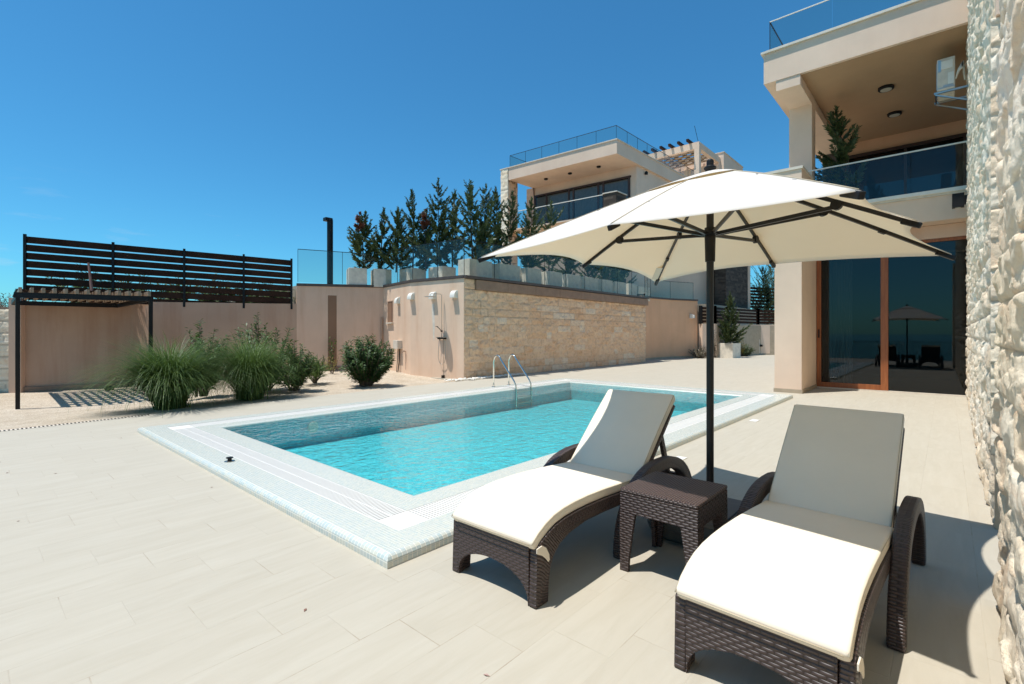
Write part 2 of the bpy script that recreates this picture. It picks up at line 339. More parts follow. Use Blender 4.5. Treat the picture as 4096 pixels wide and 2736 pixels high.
class MB:
    def __init__(s): s.v = []; s.f = []; s.uv = None
    def add(s, vs, fs):
        b = len(s.v); s.v += [tuple(v) for v in vs]; s.f += [tuple(i + b for i in f) for f in fs]; return s
    def box(s, x0, y0, z0, x1, y1, z1):
        if x0 > x1: x0, x1 = x1, x0
        if y0 > y1: y0, y1 = y1, y0
        if z0 > z1: z0, z1 = z1, z0
        return s.add([(x0,y0,z0),(x1,y0,z0),(x1,y1,z0),(x0,y1,z0),(x0,y0,z1),(x1,y0,z1),(x1,y1,z1),(x0,y1,z1)],
                     [(0,3,2,1),(4,5,6,7),(0,1,5,4),(1,2,6,5),(2,3,7,6),(3,0,4,7)])
    def cbox(s, c, sx, sy, sz): return s.box(c[0]-sx/2, c[1]-sy/2, c[2]-sz/2, c[0]+sx/2, c[1]+sy/2, c[2]+sz/2)
    def prism(s, pts, z0, z1):
        """pts: plan polygon (counter-clockwise); z0/z1 a number or one per point"""
        n = len(pts)
        a = [z0] * n if isinstance(z0, (int, float)) else z0; b = [z1] * n if isinstance(z1, (int, float)) else z1
        vs = [(p[0], p[1], a[i]) for i, p in enumerate(pts)] + [(p[0], p[1], b[i]) for i, p in enumerate(pts)]
        return s.add(vs, [tuple(range(n - 1, -1, -1)), tuple(range(n, 2 * n))] + [(i, (i + 1) % n, (i + 1) % n + n, i + n) for i in range(n)])
    def extr(s, pts, axis, a, b):
        """2-D polygon extruded along axis: pts in the other two axes"""
        n = len(pts); vs = []
        for k in (a, b):
            for p in pts:
                vs.append((k, p[0], p[1]) if axis == 0 else ((p[0], k, p[1]) if axis == 1 else (p[0], p[1], k)))
        return s.add(vs, [tuple(range(n - 1, -1, -1)), tuple(range(n, 2 * n))] + [(i, (i + 1) % n, (i + 1) % n + n, i + n) for i in range(n)])
    def wallseg(s, A, B, th, z0, z1):
        """wall from A to B, thickness th to the left of A->B; z values numbers or (zA,zB)"""
        A = Vector(A[:2]); B = Vector(B[:2]); t = (B - A).normalized(); n = Vector((-t.y, t.x)) * th
        zz0 = (z0, z0) if isinstance(z0, (int, float)) else z0; zz1 = (z1, z1) if isinstance(z1, (int, float)) else z1
        return s.prism([A, B, B + n, A + n], [zz0[0], zz0[1], zz0[1], zz0[0]], [zz1[0], zz1[1], zz1[1], zz1[0]])
    def tube(s, pts, r, n=8, cap=True):
        pts = [Vector(p) for p in pts]; rs = [r] * len(pts) if isinstance(r, (int, float)) else r
        b = len(s.v); up = Vector((0.13, 0.21, 0.97))
        for i, p in enumerate(pts):
            d = (pts[min(i + 1, len(pts) - 1)] - pts[max(i - 1, 0)]).normalized()
            a = d.cross(up)
            if a.length < 1e-3: a = d.cross(Vector((1, 0, 0)))
            a.normalize(); c = d.cross(a)
            for k in range(n):
                an = 2 * math.pi * k / n; s.v.append(tuple(p + (a * math.cos(an) + c * math.sin(an)) * rs[i]))
        for i in range(len(pts) - 1):
            for k in range(n):
                s.f.append((b + i*n + k, b + i*n + (k+1) % n, b + (i+1)*n + (k+1) % n, b + (i+1)*n + k))
        if cap:
            s.f.append(tuple(b + k for k in range(n - 1, -1, -1))); s.f.append(tuple(b + (len(pts)-1)*n + k for k in range(n)))
        return s
    def bar(s, A, B, w, h, up=(0, 0, 1)):
        A = Vector(A); B = Vector(B); d = (B - A).normalized(); u = Vector(up); a = d.cross(u).normalized() * w / 2; c = a.cross(d).normalized() * h / 2
        vs = [A - a - c, A + a - c, A + a + c, A - a + c, B - a - c, B + a - c, B + a + c, B - a + c]
        return s.add(vs, [(0,3,2,1),(4,5,6,7),(0,1,5,4),(1,2,6,5),(2,3,7,6),(3,0,4,7)])
    def lathe(s, prof, c=(0, 0, 0), n=24, axis='z'):
        b = len(s.v)
        for (r, z) in prof:
            for k in range(n):
                a = 2 * math.pi * k / n; x, y = r * math.cos(a), r * math.sin(a)
                s.v.append((c[0]+x, c[1]+y, c[2]+z) if axis == 'z' else (c[0]+z, c[1]+x, c[2]+y))
        for i in range(len(prof) - 1):
            for k in range(n): s.f.append((b+i*n+k, b+i*n+(k+1) % n, b+(i+1)*n+(k+1) % n, b+(i+1)*n+k))
        s.f.append(tuple(b + k for k in range(n - 1, -1, -1))); s.f.append(tuple(b + (len(prof)-1)*n + k for k in range(n)))
        return s
    def build(s, name, m, parent=None, bevel=0.0, smooth=False, seg=2, local=False, fix=True, uvscale=1.0):
        me = bpy.data.meshes.new(name)
        root = parent
        while root is not None and root.parent is not None: root = root.parent
        off = Vector((0, 0, 0))
        if root is not None and not local: off = ORG.get(root.name, Vector((0, 0, 0)))
        vs = [(x - off.x, y - off.y, z - off.z) for x, y, z in s.v]
        me.from_pydata(vs, [], s.f); me.update()
        if fix:
            import bmesh
            bm = bmesh.new(); bm.from_mesh(me); bmesh.ops.recalc_face_normals(bm, faces=bm.faces); bm.to_mesh(me); bm.free()
        boxuv(me, s.v, uvscale)
        me.materials.append(m)
        o = bpy.data.objects.new(name, me); C.objects.link(o)
        if parent is not None: o.parent = parent
        if smooth: me.polygons.foreach_set('use_smooth', [True] * len(me.polygons))
        if bevel > 0:
            b = o.modifiers.new('bevel', 'BEVEL'); b.width = bevel; b.segments = seg; b.limit_method = 'ANGLE'; b.angle_limit = R(35)
            b.harden_normals = False
        return o

def boxuv(me, wv, k=1.0):
    uv = me.uv_layers.new(name='UVMap'); data = np.zeros((len(me.loops), 2), dtype=np.float32)
    if len(me.polygons) > 60000: return
    for p in me.polygons:
        n = p.normal
        if abs(n.z) > 0.72:
            for li in p.loop_indices:
                v = wv[me.loops[li].vertex_index]; data[li] = (v[0] * k, v[1] * k)
        else:
            # snap the tangent to the nearest axis unless the face is clearly oblique
            t = Vector((-n.y, n.x)); t.normalize()
            if abs(t.x) > 0.93: t = Vector((1, 0))
            elif abs(t.y) > 0.93: t = Vector((0, 1))
            for li in p.loop_indices:
                v = wv[me.loops[li].vertex_index]; data[li] = ((v[0] * t.x + v[1] * t.y) * k, v[2] * k)
    uv.data.foreach_set('uv', data.ravel())

def struct(o): o['kind'] = 'structure'; return o
def copy_tree(o, parent=None, root_name=None):
    c = o.copy(); C.objects.link(c)
    if parent is not None: c.parent = parent
    for ch in list(o.children): copy_tree(ch, c)
    if parent is None: ORG[c.name] = Vector(c.location)
    return c

# value noise on numpy grids, used to carve the split-stone faces
def vnoise(x, y, seed):
    xi = np.floor(x).astype(np.int64); yi = np.floor(y).astype(np.int64); fx = x - xi; fy = y - yi
    fx = fx * fx * (3 - 2 * fx); fy = fy * fy * (3 - 2 * fy)
    def hsh(a, b):
        h = (a * 374761393 + b * 668265263 + seed * 974634777) & 0xffffffff
        h = ((h ^ (h >> 13)) * 1274126177) & 0xffffffff
        return ((h ^ (h >> 16)) & 0xffff) / 65535.0
    return (hsh(xi, yi) * (1 - fx) + hsh(xi + 1, yi) * fx) * (1 - fy) + (hsh(xi, yi + 1) * (1 - fx) + hsh(xi + 1, yi + 1) * fx) * fy
def fbm(x, y, seed, o=4):
    a = 1; t = 0; s = 0
    for i in range(o): t = t + a * vnoise(x * 2 ** i, y * 2 ** i, seed + i * 17); s += a; a *= 0.55
    return t / s
def facets(x, y, seed, k=18.0, tilt=1.0):
    xi = np.floor(x); yi = np.floor(y); num = np.zeros_like(x); den = np.zeros_like(x) + 1e-9
    def h_(a, b, q):
        v = (a.astype(np.int64) * 374761393 + b.astype(np.int64) * 668265263 + (seed * 31 + q) * 974634777) & 0xffffffff
        v = ((v ^ (v >> 13)) * 1274126177) & 0xffffffff
        return ((v ^ (v >> 16)) & 0xffff) / 65535.0
    for i in (-1, 0, 1):
        for j in (-1, 0, 1):
            a, b = xi + i, yi + j; cx_ = a + h_(a, b, 1); cy_ = b + h_(a, b, 2); dx, dy = x - cx_, y - cy_
            w_ = np.exp(-k * (dx * dx + dy * dy)); pl = h_(a, b, 3) - .5 + tilt * ((h_(a, b, 4) - .5) * dx + (h_(a, b, 5) - .5) * dy) * 2
            num += w_ * pl; den += w_
    return num / den
def rough_wall(name, A, B, z0, z1, m, parent, course=0.25, bl=(0.3, 0.7), amp=0.03, step=0.03, depth=0.25, seed=1, jd=0.6, jw=0.010, nsc=7.0, pw=.45, fs=1.0):
    """a split-faced masonry face from A to B (outside is to the RIGHT of A->B), really relief-carved; a closed slab `depth` thick"""
    A = Vector(A); B = Vector(B); ln = (B - A).length; t = (B - A) / ln; n = Vector((t.y, -t.x))
    nu = max(2, int(ln / step)); nv = max(2, int((z1 - z0) / step))
    us = np.linspace(0, ln, nu + 1); vs = np.linspace(z0, z1, nv + 1); U, V_ = np.meshgrid(us, vs)
    rg = random.Random(seed); ncour = int((z1 - z0) / course) + 2
    ids = np.zeros_like(U); du = np.full_like(U, 9.0); crow = np.floor((V_ - z0) / course).astype(int)
    rnds = np.zeros_like(U); offs = np.zeros_like(U); tilt = np.zeros_like(U)
    for c in range(ncour):
        cuts = [-rg.uniform(0, bl[0])]
        while cuts[-1] < ln + 0.1: cuts.append(cuts[-1] + rg.uniform(*bl))
        cuts = np.array(cuts); rv = np.array([rg.random() for _ in cuts]); ov = np.array([rg.uniform(-1, 1) for _ in cuts]); tv = np.array([rg.uniform(-1, 1) for _ in cuts])
        mk = crow == c; k = np.searchsorted(cuts, U[mk]) - 1; k = np.clip(k, 0, len(cuts) - 2)
        du[mk] = np.minimum(U[mk] - cuts[k], cuts[k + 1] - U[mk]); rnds[mk] = rv[k]; offs[mk] = ov[k]
        tilt[mk] = tv[k] * ((U[mk] - cuts[k]) / (cuts[k + 1] - cuts[k]) - 0.5)
    fv = ((V_ - z0) / course) % 1.0; dv = np.minimum(fv, 1 - fv) * course
    d = np.minimum(du, dv); jm = np.clip(d / (jw * 2.2), 0, 1); jm = jm ** 0.5
    rough = fbm(U * nsc + rnds * 40, V_ * nsc, seed, 5); rid = 1 - np.abs(2 * fbm(U * nsc * 0.6 + rnds * 90, V_ * nsc * 0.9 + 5, seed + 3, 4) - 1)
    pil = np.clip(d / (course * 0.4), 0, 1) ** 0.6
    if nsc > 7.5:
        wx = (rough - .5) * .5; fa = facets(U * nsc * .62 * fs + rnds * 60 + wx, V_ * nsc * .95 * fs + wx, seed + 2) * 1.5 + facets(U * nsc * 1.9 * fs + rnds * 50, V_ * nsc * 2.6 * fs, seed + 7) * .55 * (fs ** .5)
        rough = .5 + fa * .62 + (rough - .5) * .45; rid = 0.75
    hgt = amp * (pw * pil + 0.35 * offs + 0.8 * (rough - 0.5) * 1.6 + 0.55 * (rid - 0.75) + 0.5 * tilt) * jm - amp * jd * (1 - jm)
    X = A.x + t.x * U + n.x * hgt; Y = A.y + t.y * U + n.y * hgt
    front = np.stack([X, Y, V_], -1).reshape(-1, 3)
    W1 = nu + 1; W2 = nv + 1
    i, j = np.meshgrid(np.arange(nu), np.arange(nv)); q = (j * W1 + i).ravel()
    faces = np.stack([q, q + 1, q + 1 + W1, q + W1], 1)
    # border ring pushed back to close the slab
    ring = list(range(0, W1)) + [W1 * r + W1 - 1 for r in range(1, W2)] + [W1 * (W2 - 1) + c for c in range(W1 - 2, -1, -1)] + [W1 * r for r in range(W2 - 2, 0, -1)]
    ring = np.array(ring); base = len(front)
    bu = U.reshape(-1)[ring]; bv = V_.reshape(-1)[ring]
    back = np.stack([A.x + t.x * bu - n.x * depth, A.y + t.y * bu - n.y * depth, bv], 1)
    K = len(ring); kk = np.arange(K)
    sides = np.stack([ring, base + kk, base + (kk + 1) % K, ring[(kk + 1) % K]], 1)
    verts = np.concatenate([front, back]); allf = np.concatenate([faces, sides])
    off = ORG.get(parent.name, Vector((0, 0, 0))) if parent is not None else Vector((0, 0, 0))
    verts = verts - np.array([off.x, off.y, off.z])
    me = bpy.data.meshes.new(name)
    me.vertices.add(len(verts)); me.vertices.foreach_set('co', verts.astype(np.float32).ravel())
    me.loops.add(len(allf) * 4 + K); me.polygons.add(len(allf) + 1)
    loops = np.concatenate([allf.ravel(), base + kk[::-1]])
    me.loops.foreach_set('vertex_index', loops.astype(np.int32))
    starts = np.concatenate([np.arange(len(allf)) * 4, [len(allf) * 4]]).astype(np.int32)
    me.polygons.foreach_set('loop_start', starts)
    me.polygons.foreach_set('loop_total', np.concatenate([np.full(len(allf), 4), [K]]).astype(np.int32))
    me.update(calc_edges=True); me.validate()
    ca = me.color_attributes.new('block', 'FLOAT_COLOR', 'POINT')
    col = np.ones((len(verts), 4), dtype=np.float32); col[:len(front), 0] = rnds.ravel()
    col[:len(front), 1] = np.clip(1 - d / jw, 0, 1).ravel() * 0.7; col[len(front):, 1] = 0.3; col[len(front):, 0] = 0.5
    ca.data.foreach_set('color', col.ravel())
    me.materials.append(m); o = bpy.data.objects.new(name, me); C.objects.link(o)
    if parent is not None: o.parent = parent
    return o

# ------------------------------------------------------------------ plan of the place (metres; camera stands at 0,0)
PX0, PY0, PW, PL = 1.876, 2.751, 6.708, 11.362      # pool surround
P0 = (11.29, 12.14); P1 = (11.03, 14.70); P2 = (11.52, 17.17); BL = (8.54, 18.42)
DL = (4.36, 19.90); CR = (3.91, 20.64); CL = (1.27, 21.21)
TZ = 3.42                                            # terrace level behind the walls
def edgeY(x): return 11.27 + (x - 0.47) * 0.057      # deck edge against the garden

# ------------------------------------------------------------------ ground, deck, garden, land, sea
def grid_surface(name, x0, x1, y0, y1, nx, ny, fz, m):
    xs = np.linspace(x0, x1, nx + 1); ys = np.linspace(y0, y1, ny + 1)
    b = MB(); b.v = [(x, y, fz(x, y)) for y in ys for x in xs]
    b.f = [(j*(nx+1)+i, j*(nx+1)+i+1, (j+1)*(nx+1)+i+1, (j+1)*(nx+1)+i) for j in range(ny) for i in range(nx)]
    return b.build(name, m, smooth=True, fix=False)
b = MB()
b.prism([(-4.2, -4.0), (PX0 + .05, -4.0), (PX0 + .05, edgeY(PX0)), (-4.2, edgeY(-4.2))], -0.45, 0)
b.prism([(PX0 + .05, -4.0), (PX0 + PL - .05, -4.0), (PX0 + PL - .05, PY0 + .05), (PX0 + .05, PY0 + .05)], -0.45, 0)
b.prism([(PX0 + .05, PY0 + PW - .05), (PX0 + PL - .05, PY0 + PW - .05), (PX0 + PL - .05, 13.6), (11.05, 13.6), (11.05, edgeY(11.05)), (PX0 + .05, edgeY(PX0))], -0.45, 0)
b.prism([(PX0 + PL - .05, -4.0), (16.2, -4.0), (44, 4.4), (44, 13.6), (PX0 + PL - .05, 13.6)], -0.45, 0)
struct(b.build('pool_deck', M['deck']))
def gz(x, y):
    s = max(0.0, min(1.0, (y - edgeY(x) - 0.4) / 4.0)); lft = max(0.0, min(1.0, (7.5 - x) / 4.0))
    rise = 0.13 * max(0.0, min(1.0, (y - 13.0) / 3.5)) * max(0.0, min(1.0, (x - 6.0) / 3))
    return -0.035 - 0.22 * s * lft + rise + 0.02 * (float(fbm(np.array(x * 1.1), np.array(y * 1.1), 4, 3)) - 0.5) * 2
gx = grid_surface('gravel_bed', -8, 12.5, 11.0, 22.5, 100, 60, gz, M['gravel']); struct(gx)
b = MB(); b.add([(-14, -3000, -1.6), (3000, -3000, -1.6), (3000, 3000, -1.6), (-14, 3000, -1.6)], [(0, 1, 2, 3)]); struct(b.build('ground', M['earth'], fix=False))
b = MB(); b.add([(-9000, -9000, -14), (-13.5, -9000, -14), (-13.5, 9000, -14), (-9000, 9000, -14)], [(0, 1, 2, 3)]); struct(b.build('sea', M['sea'], fix=False))
b = MB(); b.prism([(11.55, 12.35), (25.0, 12.9), (27.1, 13.35), (29.4, 13.1), (31.35, 12.3), (31.9, 11.4), (60, 11.4), (60, 45), (12, 45), (8.8, 18.6), (11.75, 17.3), (11.3, 14.7)], -0.5, TZ)
struct(b.build('terrace_ground', M['plinth']))
b = MB(); b.prism([(32.1, 10.95), (38.2, 9.9), (40, 7), (60, 7), (60, 11.3), (32.1, 11.3)], -0.5, 2.1); struct(b.build('side_terrain', M['plinth']))
b = MB(); b.prism([(-6, 21.6), (1.3, 21.5), (3.9, 21.0), (4.4, 20.2), (8.5, 18.9), (11, 45), (-30, 45)], -0.5, [2.15, 2.3, 2.4, 2.45, 2.5, 2.5, 2.0]); struct(b.build('garden_terrain', M['earth']))
struct(MB().box(16.45, -3.3, 0.004, 21.5, 2.8, 0.02).build('room_floor', M['interior']))

# ------------------------------------------------------------------ swimming pool
pool = top('swimming_pool', 'rectangular pool with a pale mosaic surround and slotted overflow grating', 'swimming pool', (PX0 + PL / 2, PY0 + PW / 2, 0))
def rect(i): return (PX0 + i, PY0 + i, PX0 + PL - i, PY0 + PW - i)
def ringband(b, i0, i1, z0, z1):
    a = rect(i0); c = rect(i1)
    b.prism([(a[0], a[1]), (a[2], a[1]), (c[2], c[1]), (c[0], c[1])], z0, z1)
    b.prism([(a[2], a[1]), (a[2], a[3]), (c[2], c[3]), (c[2], c[1])], z0, z1)
    b.prism([(a[2], a[3]), (a[0], a[3]), (c[0], c[3]), (c[2], c[3])], z0, z1)
    b.prism([(a[0], a[3]), (a[0], a[1]), (c[0], c[1]), (c[0], c[3])], z0, z1)
def ringmesh(b, prof):
    """sweep a closed (inset, z) profile round the pool rectangle, mitred at the corners"""
    k = len(prof); base = len(b.v)
    for cx_, cy_ in ((0, 0), (1, 0), (1, 1), (0, 1)):
        for i, z in prof:
            r = rect(i); b.v.append((r[0] if cx_ == 0 else r[2], r[1] if cy_ == 0 else r[3], z))
    for c in range(4):
        d = (c + 1) % 4
        for j in range(k):
            j2 = (j + 1) % k; b.f.append((base + c*k + j, base + d*k + j, base + d*k + j2, base + c*k + j2))
def arc(cx_, cz_, r, a0, a1, n): return [(cx_ + r * math.cos(a0 + (a1 - a0) * i / n), cz_ + r * math.sin(a0 + (a1 - a0) * i / n)) for i in range(n + 1)]
b = MB(); ringmesh(b, [(0.045, 0.080), (0.308, 0.080), (0.308, -0.12), (0.045, -0.12)]); b.build('surround', M['mosaic'], pool)
b = MB(); ringmesh(b, [(0.045, -0.14), (0.0, -0.14), (0.0, 0.034)] + [(0.045 - 0.045 * math.cos(a), 0.036 + 0.0455 * math.sin(a)) for a in (0.35, 0.8, 1.2, 1.57)]); b.build('edge_trim', M['mosaic_edge'], pool)
b = MB(); ringmesh(b, [(0.603, 0.078), (0.86, 0.078), (0.885, 0.070), (0.899, 0.055), (0.899, 0.035), (0.603, 0.035)]); b.build('inner_coping', M['mosaic'], pool)
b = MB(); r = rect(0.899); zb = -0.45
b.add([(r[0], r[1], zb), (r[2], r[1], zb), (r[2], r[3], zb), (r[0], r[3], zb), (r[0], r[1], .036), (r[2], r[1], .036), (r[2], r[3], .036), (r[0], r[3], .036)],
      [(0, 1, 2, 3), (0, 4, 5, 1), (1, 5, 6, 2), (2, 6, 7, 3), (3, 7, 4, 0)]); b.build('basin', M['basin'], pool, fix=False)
o_ = MB().lathe([(.10, 0), (.10, .02), (.07, .03)], (0, 0, 0), 24).build('pool_light', M['trim'], pool, local=True); o_.location = (4.26 - PX0 - PL / 2, 8.555 - PY0 - PW / 2, -.14); o_.rotation_euler = (R(90), 0, 0)
# gutter: white trough, slats across it, two rows with a central rib
b = MB(); ringmesh(b, [(0.308, -0.05), (0.603, -0.05), (0.603, -0.08), (0.308, -0.08)]); b.build('gutter_channel', M['gutter'], pool)
b = MB(); pitch = 0.030; bw = 0.019; zt0, zt1 = 0.052, 0.077
ro, ri, rm = rect(0.312), rect(0.599), rect(0.4555)
x = ri[0] + 0.02
while x < ri[2] - 0.02:
    b.box(x, ro[1], zt0, x + bw, ri[1], zt1); b.box(x, ri[3], zt0, x + bw, ro[3], zt1); x += pitch
y = ri[1] + 0.02
while y < ri[3] - 0.02:
    b.box(ro[0], y, zt0, ri[0], y + bw, zt1); b.box(ri[2], y, zt0, ro[2], y + bw, zt1); y += pitch
for (a, c) in ((0.312, 0.322), (0.590, 0.599), (0.452, 0.459)): ringmesh(b, [(a, zt1 + .0005), (c, zt1 + .0005), (c, zt0), (a, zt0)])
b.build('grate', M['grate'], pool, fix=False)
for sx, sy in ((0, 0), (1, 0), (1, 1), (0, 1)):
    xa, xb = (ro[0], ri[0]) if sx == 0 else (ri[2], ro[2]); ya, yb = (ro[1], ri[1]) if sy == 0 else (ri[3], ro[3])
    MB().box(xa + (.011 if sx == 0 else -.012), ya + (.011 if sy == 0 else -.012), zt0, xb - (.011 if sx else -.012), yb - (.011 if sy else -.012), zt1 - .002).build('grate_corner', M['grate'], pool)
cap = top('drain_cap', 'small round steel fitting set in the mosaic surround', 'drain cap', (2.08, 6.16, 0.08))
MB().lathe([(0.055, 0), (0.055, 0.006), (0.03, 0.012)], (2.08, 6.16, 0.080), 24).build('flange', M['steel'], cap, smooth=False)
MB().lathe([(0.022, 0.010), (0.022, 0.035), (0.038, 0.040), (0.038, 0.048)], (2.08, 6.16, 0.080), 20).build('knob', M['dark'], cap)
r = rect(0.899); b = MB(); b.add([(r[0] - .01, r[1] - .01, .058), (r[2] + .01, r[1] - .01, .058), (r[2] + .01, r[3] + .01, .058), (r[0] - .01, r[3] + .01, .058)], [(0, 1, 2, 3)])
struct(b.build('water', M['water'], fix=False))
# pool ladder
lad = top('pool_ladder', 'polished steel ladder with two hooped handrails at the far pool edge', 'ladder', (10.05, 9.3, 0.08))
for lx in (9.74, 10.36):
    pts = [(lx + .06, 9.34, 0.08), (lx + .06, 9.34, 0.78)] + [(lx + .06 - 0.02 * i, 9.24 - 0.10 * math.cos(a) * -1 - 0.0, 0.80 + 0.15 * math.sin(a)) for i, a in enumerate((0.25, 0.8, 1.35, 1.9, 2.4))]
    pts = [(lx + .06, 9.34, 0.08), (lx + .06, 9.34, 0.76), (lx + .055, 9.315, 0.86), (lx + .05, 9.25, 0.93), (lx + .04, 9.17, 0.95), (lx + .03, 9.09, 0.91), (lx + .02, 9.02, 0.82), (lx, 8.55, 0.30), (lx, 8.48, 0.18), (lx, 8.46, 0.02), (lx, 8.46, -0.40)]
    MB().tube(pts, 0.021, 12).build('handrail', M['chrome'], lad, smooth=True)
    MB().lathe([(0.055, 0), (0.05, 0.012), (0.025, 0.02)], (lx + .06, 9.34, 0.080), 18).build('base_plate', M['chrome'], lad)
for k in range(3): MB().box(9.74, 8.41, 0.02 - 0.15 * k - .03, 10.36, 8.49, .02 - 0.15 * k).build('step', M['steel'], lad, bevel=.004)
for (x, y) in ((9.36, 2.55), (5.9, 2.47)):
    tag(MB().box(x - .11, y - .06, 0.001, x + .11, y + .06, 0.010).build('skimmer_lid', M['grate'], None, bevel=.002),
        'small white lid in the deck ' + ('near the house end of the pool' if x > 8 else 'behind the nearer lounger backrest'), 'lid', 'white lids in the deck')

b = MB()
for i in range(90):
    x, y = rnd.uniform(-.5, 14), rnd.uniform(.3, 11)
    if PX0 - .1 < x < PX0 + PL + .1 and PY0 - .1 < y < PY0 + PW + .1: continue
    a = rnd.uniform(0, 6.28); l_ = rnd.uniform(.006, .02); c_, s_ = math.cos(a) * l_, math.sin(a) * l_
    b.add([(x - c_, y - s_, .002), (x + s_ * .4, y - c_ * .4, .006), (x + c_, y + s_, .003), (x - s_ * .4, y + c_ * .4, .005)], [(0, 1, 2, 3)])
tag(b.build('leaf_litter', M['sawn'], fix=False), 'tiny dry leaves and crumbs scattered over the pale deck tiles', 'leaf litter', kind='stuff')
# linear drain at the deck edge
dr = top('floor_drain', 'long narrow slotted drain along the deck edge by the gravel', 'drain', (1.0, 11.1, 0))
b = MB(); x = -2.0
while x < 2.42: b.box(x, edgeY(x) - .115, 0.002, x + .022, edgeY(x) - .03, 0.010); x += .05
b.build('slots', M['dark'], dr)
b = MB(); b.prism([(-2.0, edgeY(-2) - .13), (2.45, edgeY(2.45) - .13), (2.45, edgeY(2.45) - .015), (-2.0, edgeY(-2) - .015)], 0.001, 0.005); b.build('drain_frame', M['trim'], dr)

# ------------------------------------------------------------------ garden and terrace walls
sw = top('shower_wall', 'bent sunlit plaster terrace wall that carries the outdoor shower', 'wall', (11.2, 13.4, 0))
b = MB(); TH = 0.3
nx_ = [(P0[0] + TH, P0[1] + .02), (P1[0] + TH, P1[1]), (P2[0] + TH, P2[1] + .1)]
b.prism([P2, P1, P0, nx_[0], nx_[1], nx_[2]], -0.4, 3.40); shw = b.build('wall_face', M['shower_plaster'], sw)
b = MB()
def coping(b, A, B, out, th, z0, z1):
    A = Vector(A); B = Vector(B); t = (B - A).normalized(); n = Vector((t.y, -t.x)) * out
    b.prism([A + n - t * 0, B + n, B - n * (th / out), A - n * (th / out)], z0, z1)
coping(b, P2, P1, .04, .36, 3.41, 3.50); coping(b, P1, P0, .04, .36, 3.412, 3.502); b.build('wall_coping', M['coping_dark'], sw)
def on(A, B, s, out=0.0, z=0.0):
    A = Vector(A); B = Vector(B); t = (B - A).normalized(); n = Vector((t.y, -t.x))
    p = A + t * s + n * out; return Vector((p.x, p.y, z))
def frame_tn(A, B):
    A = Vector(A); B = Vector(B); t = (B - A).normalized(); return Vector((t.x, t.y, 0)), Vector((t.y, -t.x, 0))
# direction P1->P0 keeps "outside" on the right-hand side; distances below are measured from P0 along the wall
t01, n01 = frame_tn(P1, P0); LEN01 = (Vector(P0) - Vector(P1)).length
def W1(s, out, z): return on(P1, P0, LEN01 - s, out, z)
def obox(b, f, s0, s1, o0, o1, z0, z1):
    vs = [f(s, o, z) for z in (z0, z1) for s, o in ((s0, o0), (s1, o0), (s1, o1), (s0, o1))]
    b.add(vs, [(0,3,2,1),(4,5,6,7),(0,1,5,4),(1,2,6,5),(2,3,7,6),(3,0,4,7)])
def hood(f, s, z, label):
    v = top('hooded_vent', label, 'vent', f(s, 0, z), 'white hooded vents on the shower wall')
    b = MB(); obox(b, f, s - .13, s + .13, 0.0, 0.02, z - .13, z + .14); b.build('back_plate', M['white'], v)
    b = MB(); n = 8; ring = []
    prof = [(0.02, .12)] + [(0.02 + 0.135 * math.sin(a), -0.08 + 0.20 * math.cos(a)) for a in [i * math.pi / 2 / 7 for i in range(1, 8)]] + [(0.155, -.11), (0.02, -.11)]
    k = len(prof)
    b.add([f(s + d, o, z + q) for d in (-.105, .105) for o, q in prof], [tuple(range(k)), tuple(range(2*k-1, k-1, -1))] + [(i, (i+1) % k, (i+1) % k + k, i + k) for i in range(k)])
    b.build('hood', M['white'], v)
hood(W1, 0.40, 2.87, 'white hooded vent nearest the stone cladding corner')
hood(W1, 1.40, 2.87, 'white hooded vent behind the rain shower head')
hood(W1, 2.50, 2.89, 'white hooded vent right of the small window, left of the shower')
LEN12 = (Vector(P2) - Vector(P1)).length
def W2(s, out, z): return on(P2, P1, LEN12 - s, out, z)
hood(W2, 1.03, 2.80, 'white hooded vent directly beside the small recessed window')
b = MB(); obox(b, W2, 1.58, 2.05, -0.01, 0.004, 1.99, 2.80); b.build('window_opening', M['recess'], sw)
b = MB(); obox(b, W2, 1.52, 2.10, 0.0, 0.09, 1.93, 1.975); b.build('window_sill', M['trim'], sw)
b = MB()
for (a, c, d, e) in ((1.55, 1.585, 1.97, 2.83), (2.045, 2.08, 1.97, 2.83), (1.55, 2.08, 2.80, 2.83)): obox(b, W2, a, c, 0.0, 0.018, d, e)
b.build('window_frame', M['peach_old'], sw)
b = MB(); obox(b, W2, 1.60, 1.66, 0.004, 0.012, 1.99, 2.80); b.build('window_shutter', M['darkwood'], sw)
# shower
shr = top('outdoor_shower', 'chrome rain shower with hand shower and hanging hose on the plaster wall', 'shower', W1(0.95, 0, 0))
b = MB(); b.tube([W1(.95, .07, 1.38), W1(.95, .07, 2.82), W1(.95, .08, 2.87), W1(.96, .13, 2.90), W1(1.08, .46, 2.90), W1(1.08, .50, 2.87), W1(1.08, .50, 2.80)], .011, 8); b.build('riser_pipe', M['steel'], shr, smooth=True)
p = W1(1.08, .50, 2.785); MB().lathe([(0.04, .03), (0.19, .012), (0.19, 0.0)], p, 28).build('rain_head', M['steel'], shr)
b = MB(); obox(b, W1, .78, 1.14, .03, .15, 1.395, 1.42); b.build('mixer_shelf', M['steel'], shr)
b = MB()
for s_ in (.82, 1.10): b.tube([W1(s_, .0, 1.37), W1(s_, .09, 1.37)], .028, 10)
b.tube([W1(.80, .09, 1.37), W1(1.12, .09, 1.37)], .026, 10); b.build('mixer', M['dark'], shr)
b = MB(); b.tube([W1(.95, .09, 1.62), W1(.97, .15, 1.70), W1(1.03, .20, 1.77)], .013, 8); b.lathe([(.02, .02), (.055, .008), (.055, 0)], W1(1.05, .21, 1.775), 16); b.cbox(W1(.95, .075, 1.62), .05, .05, .05); b.build('hand_shower', M['dark'], shr)
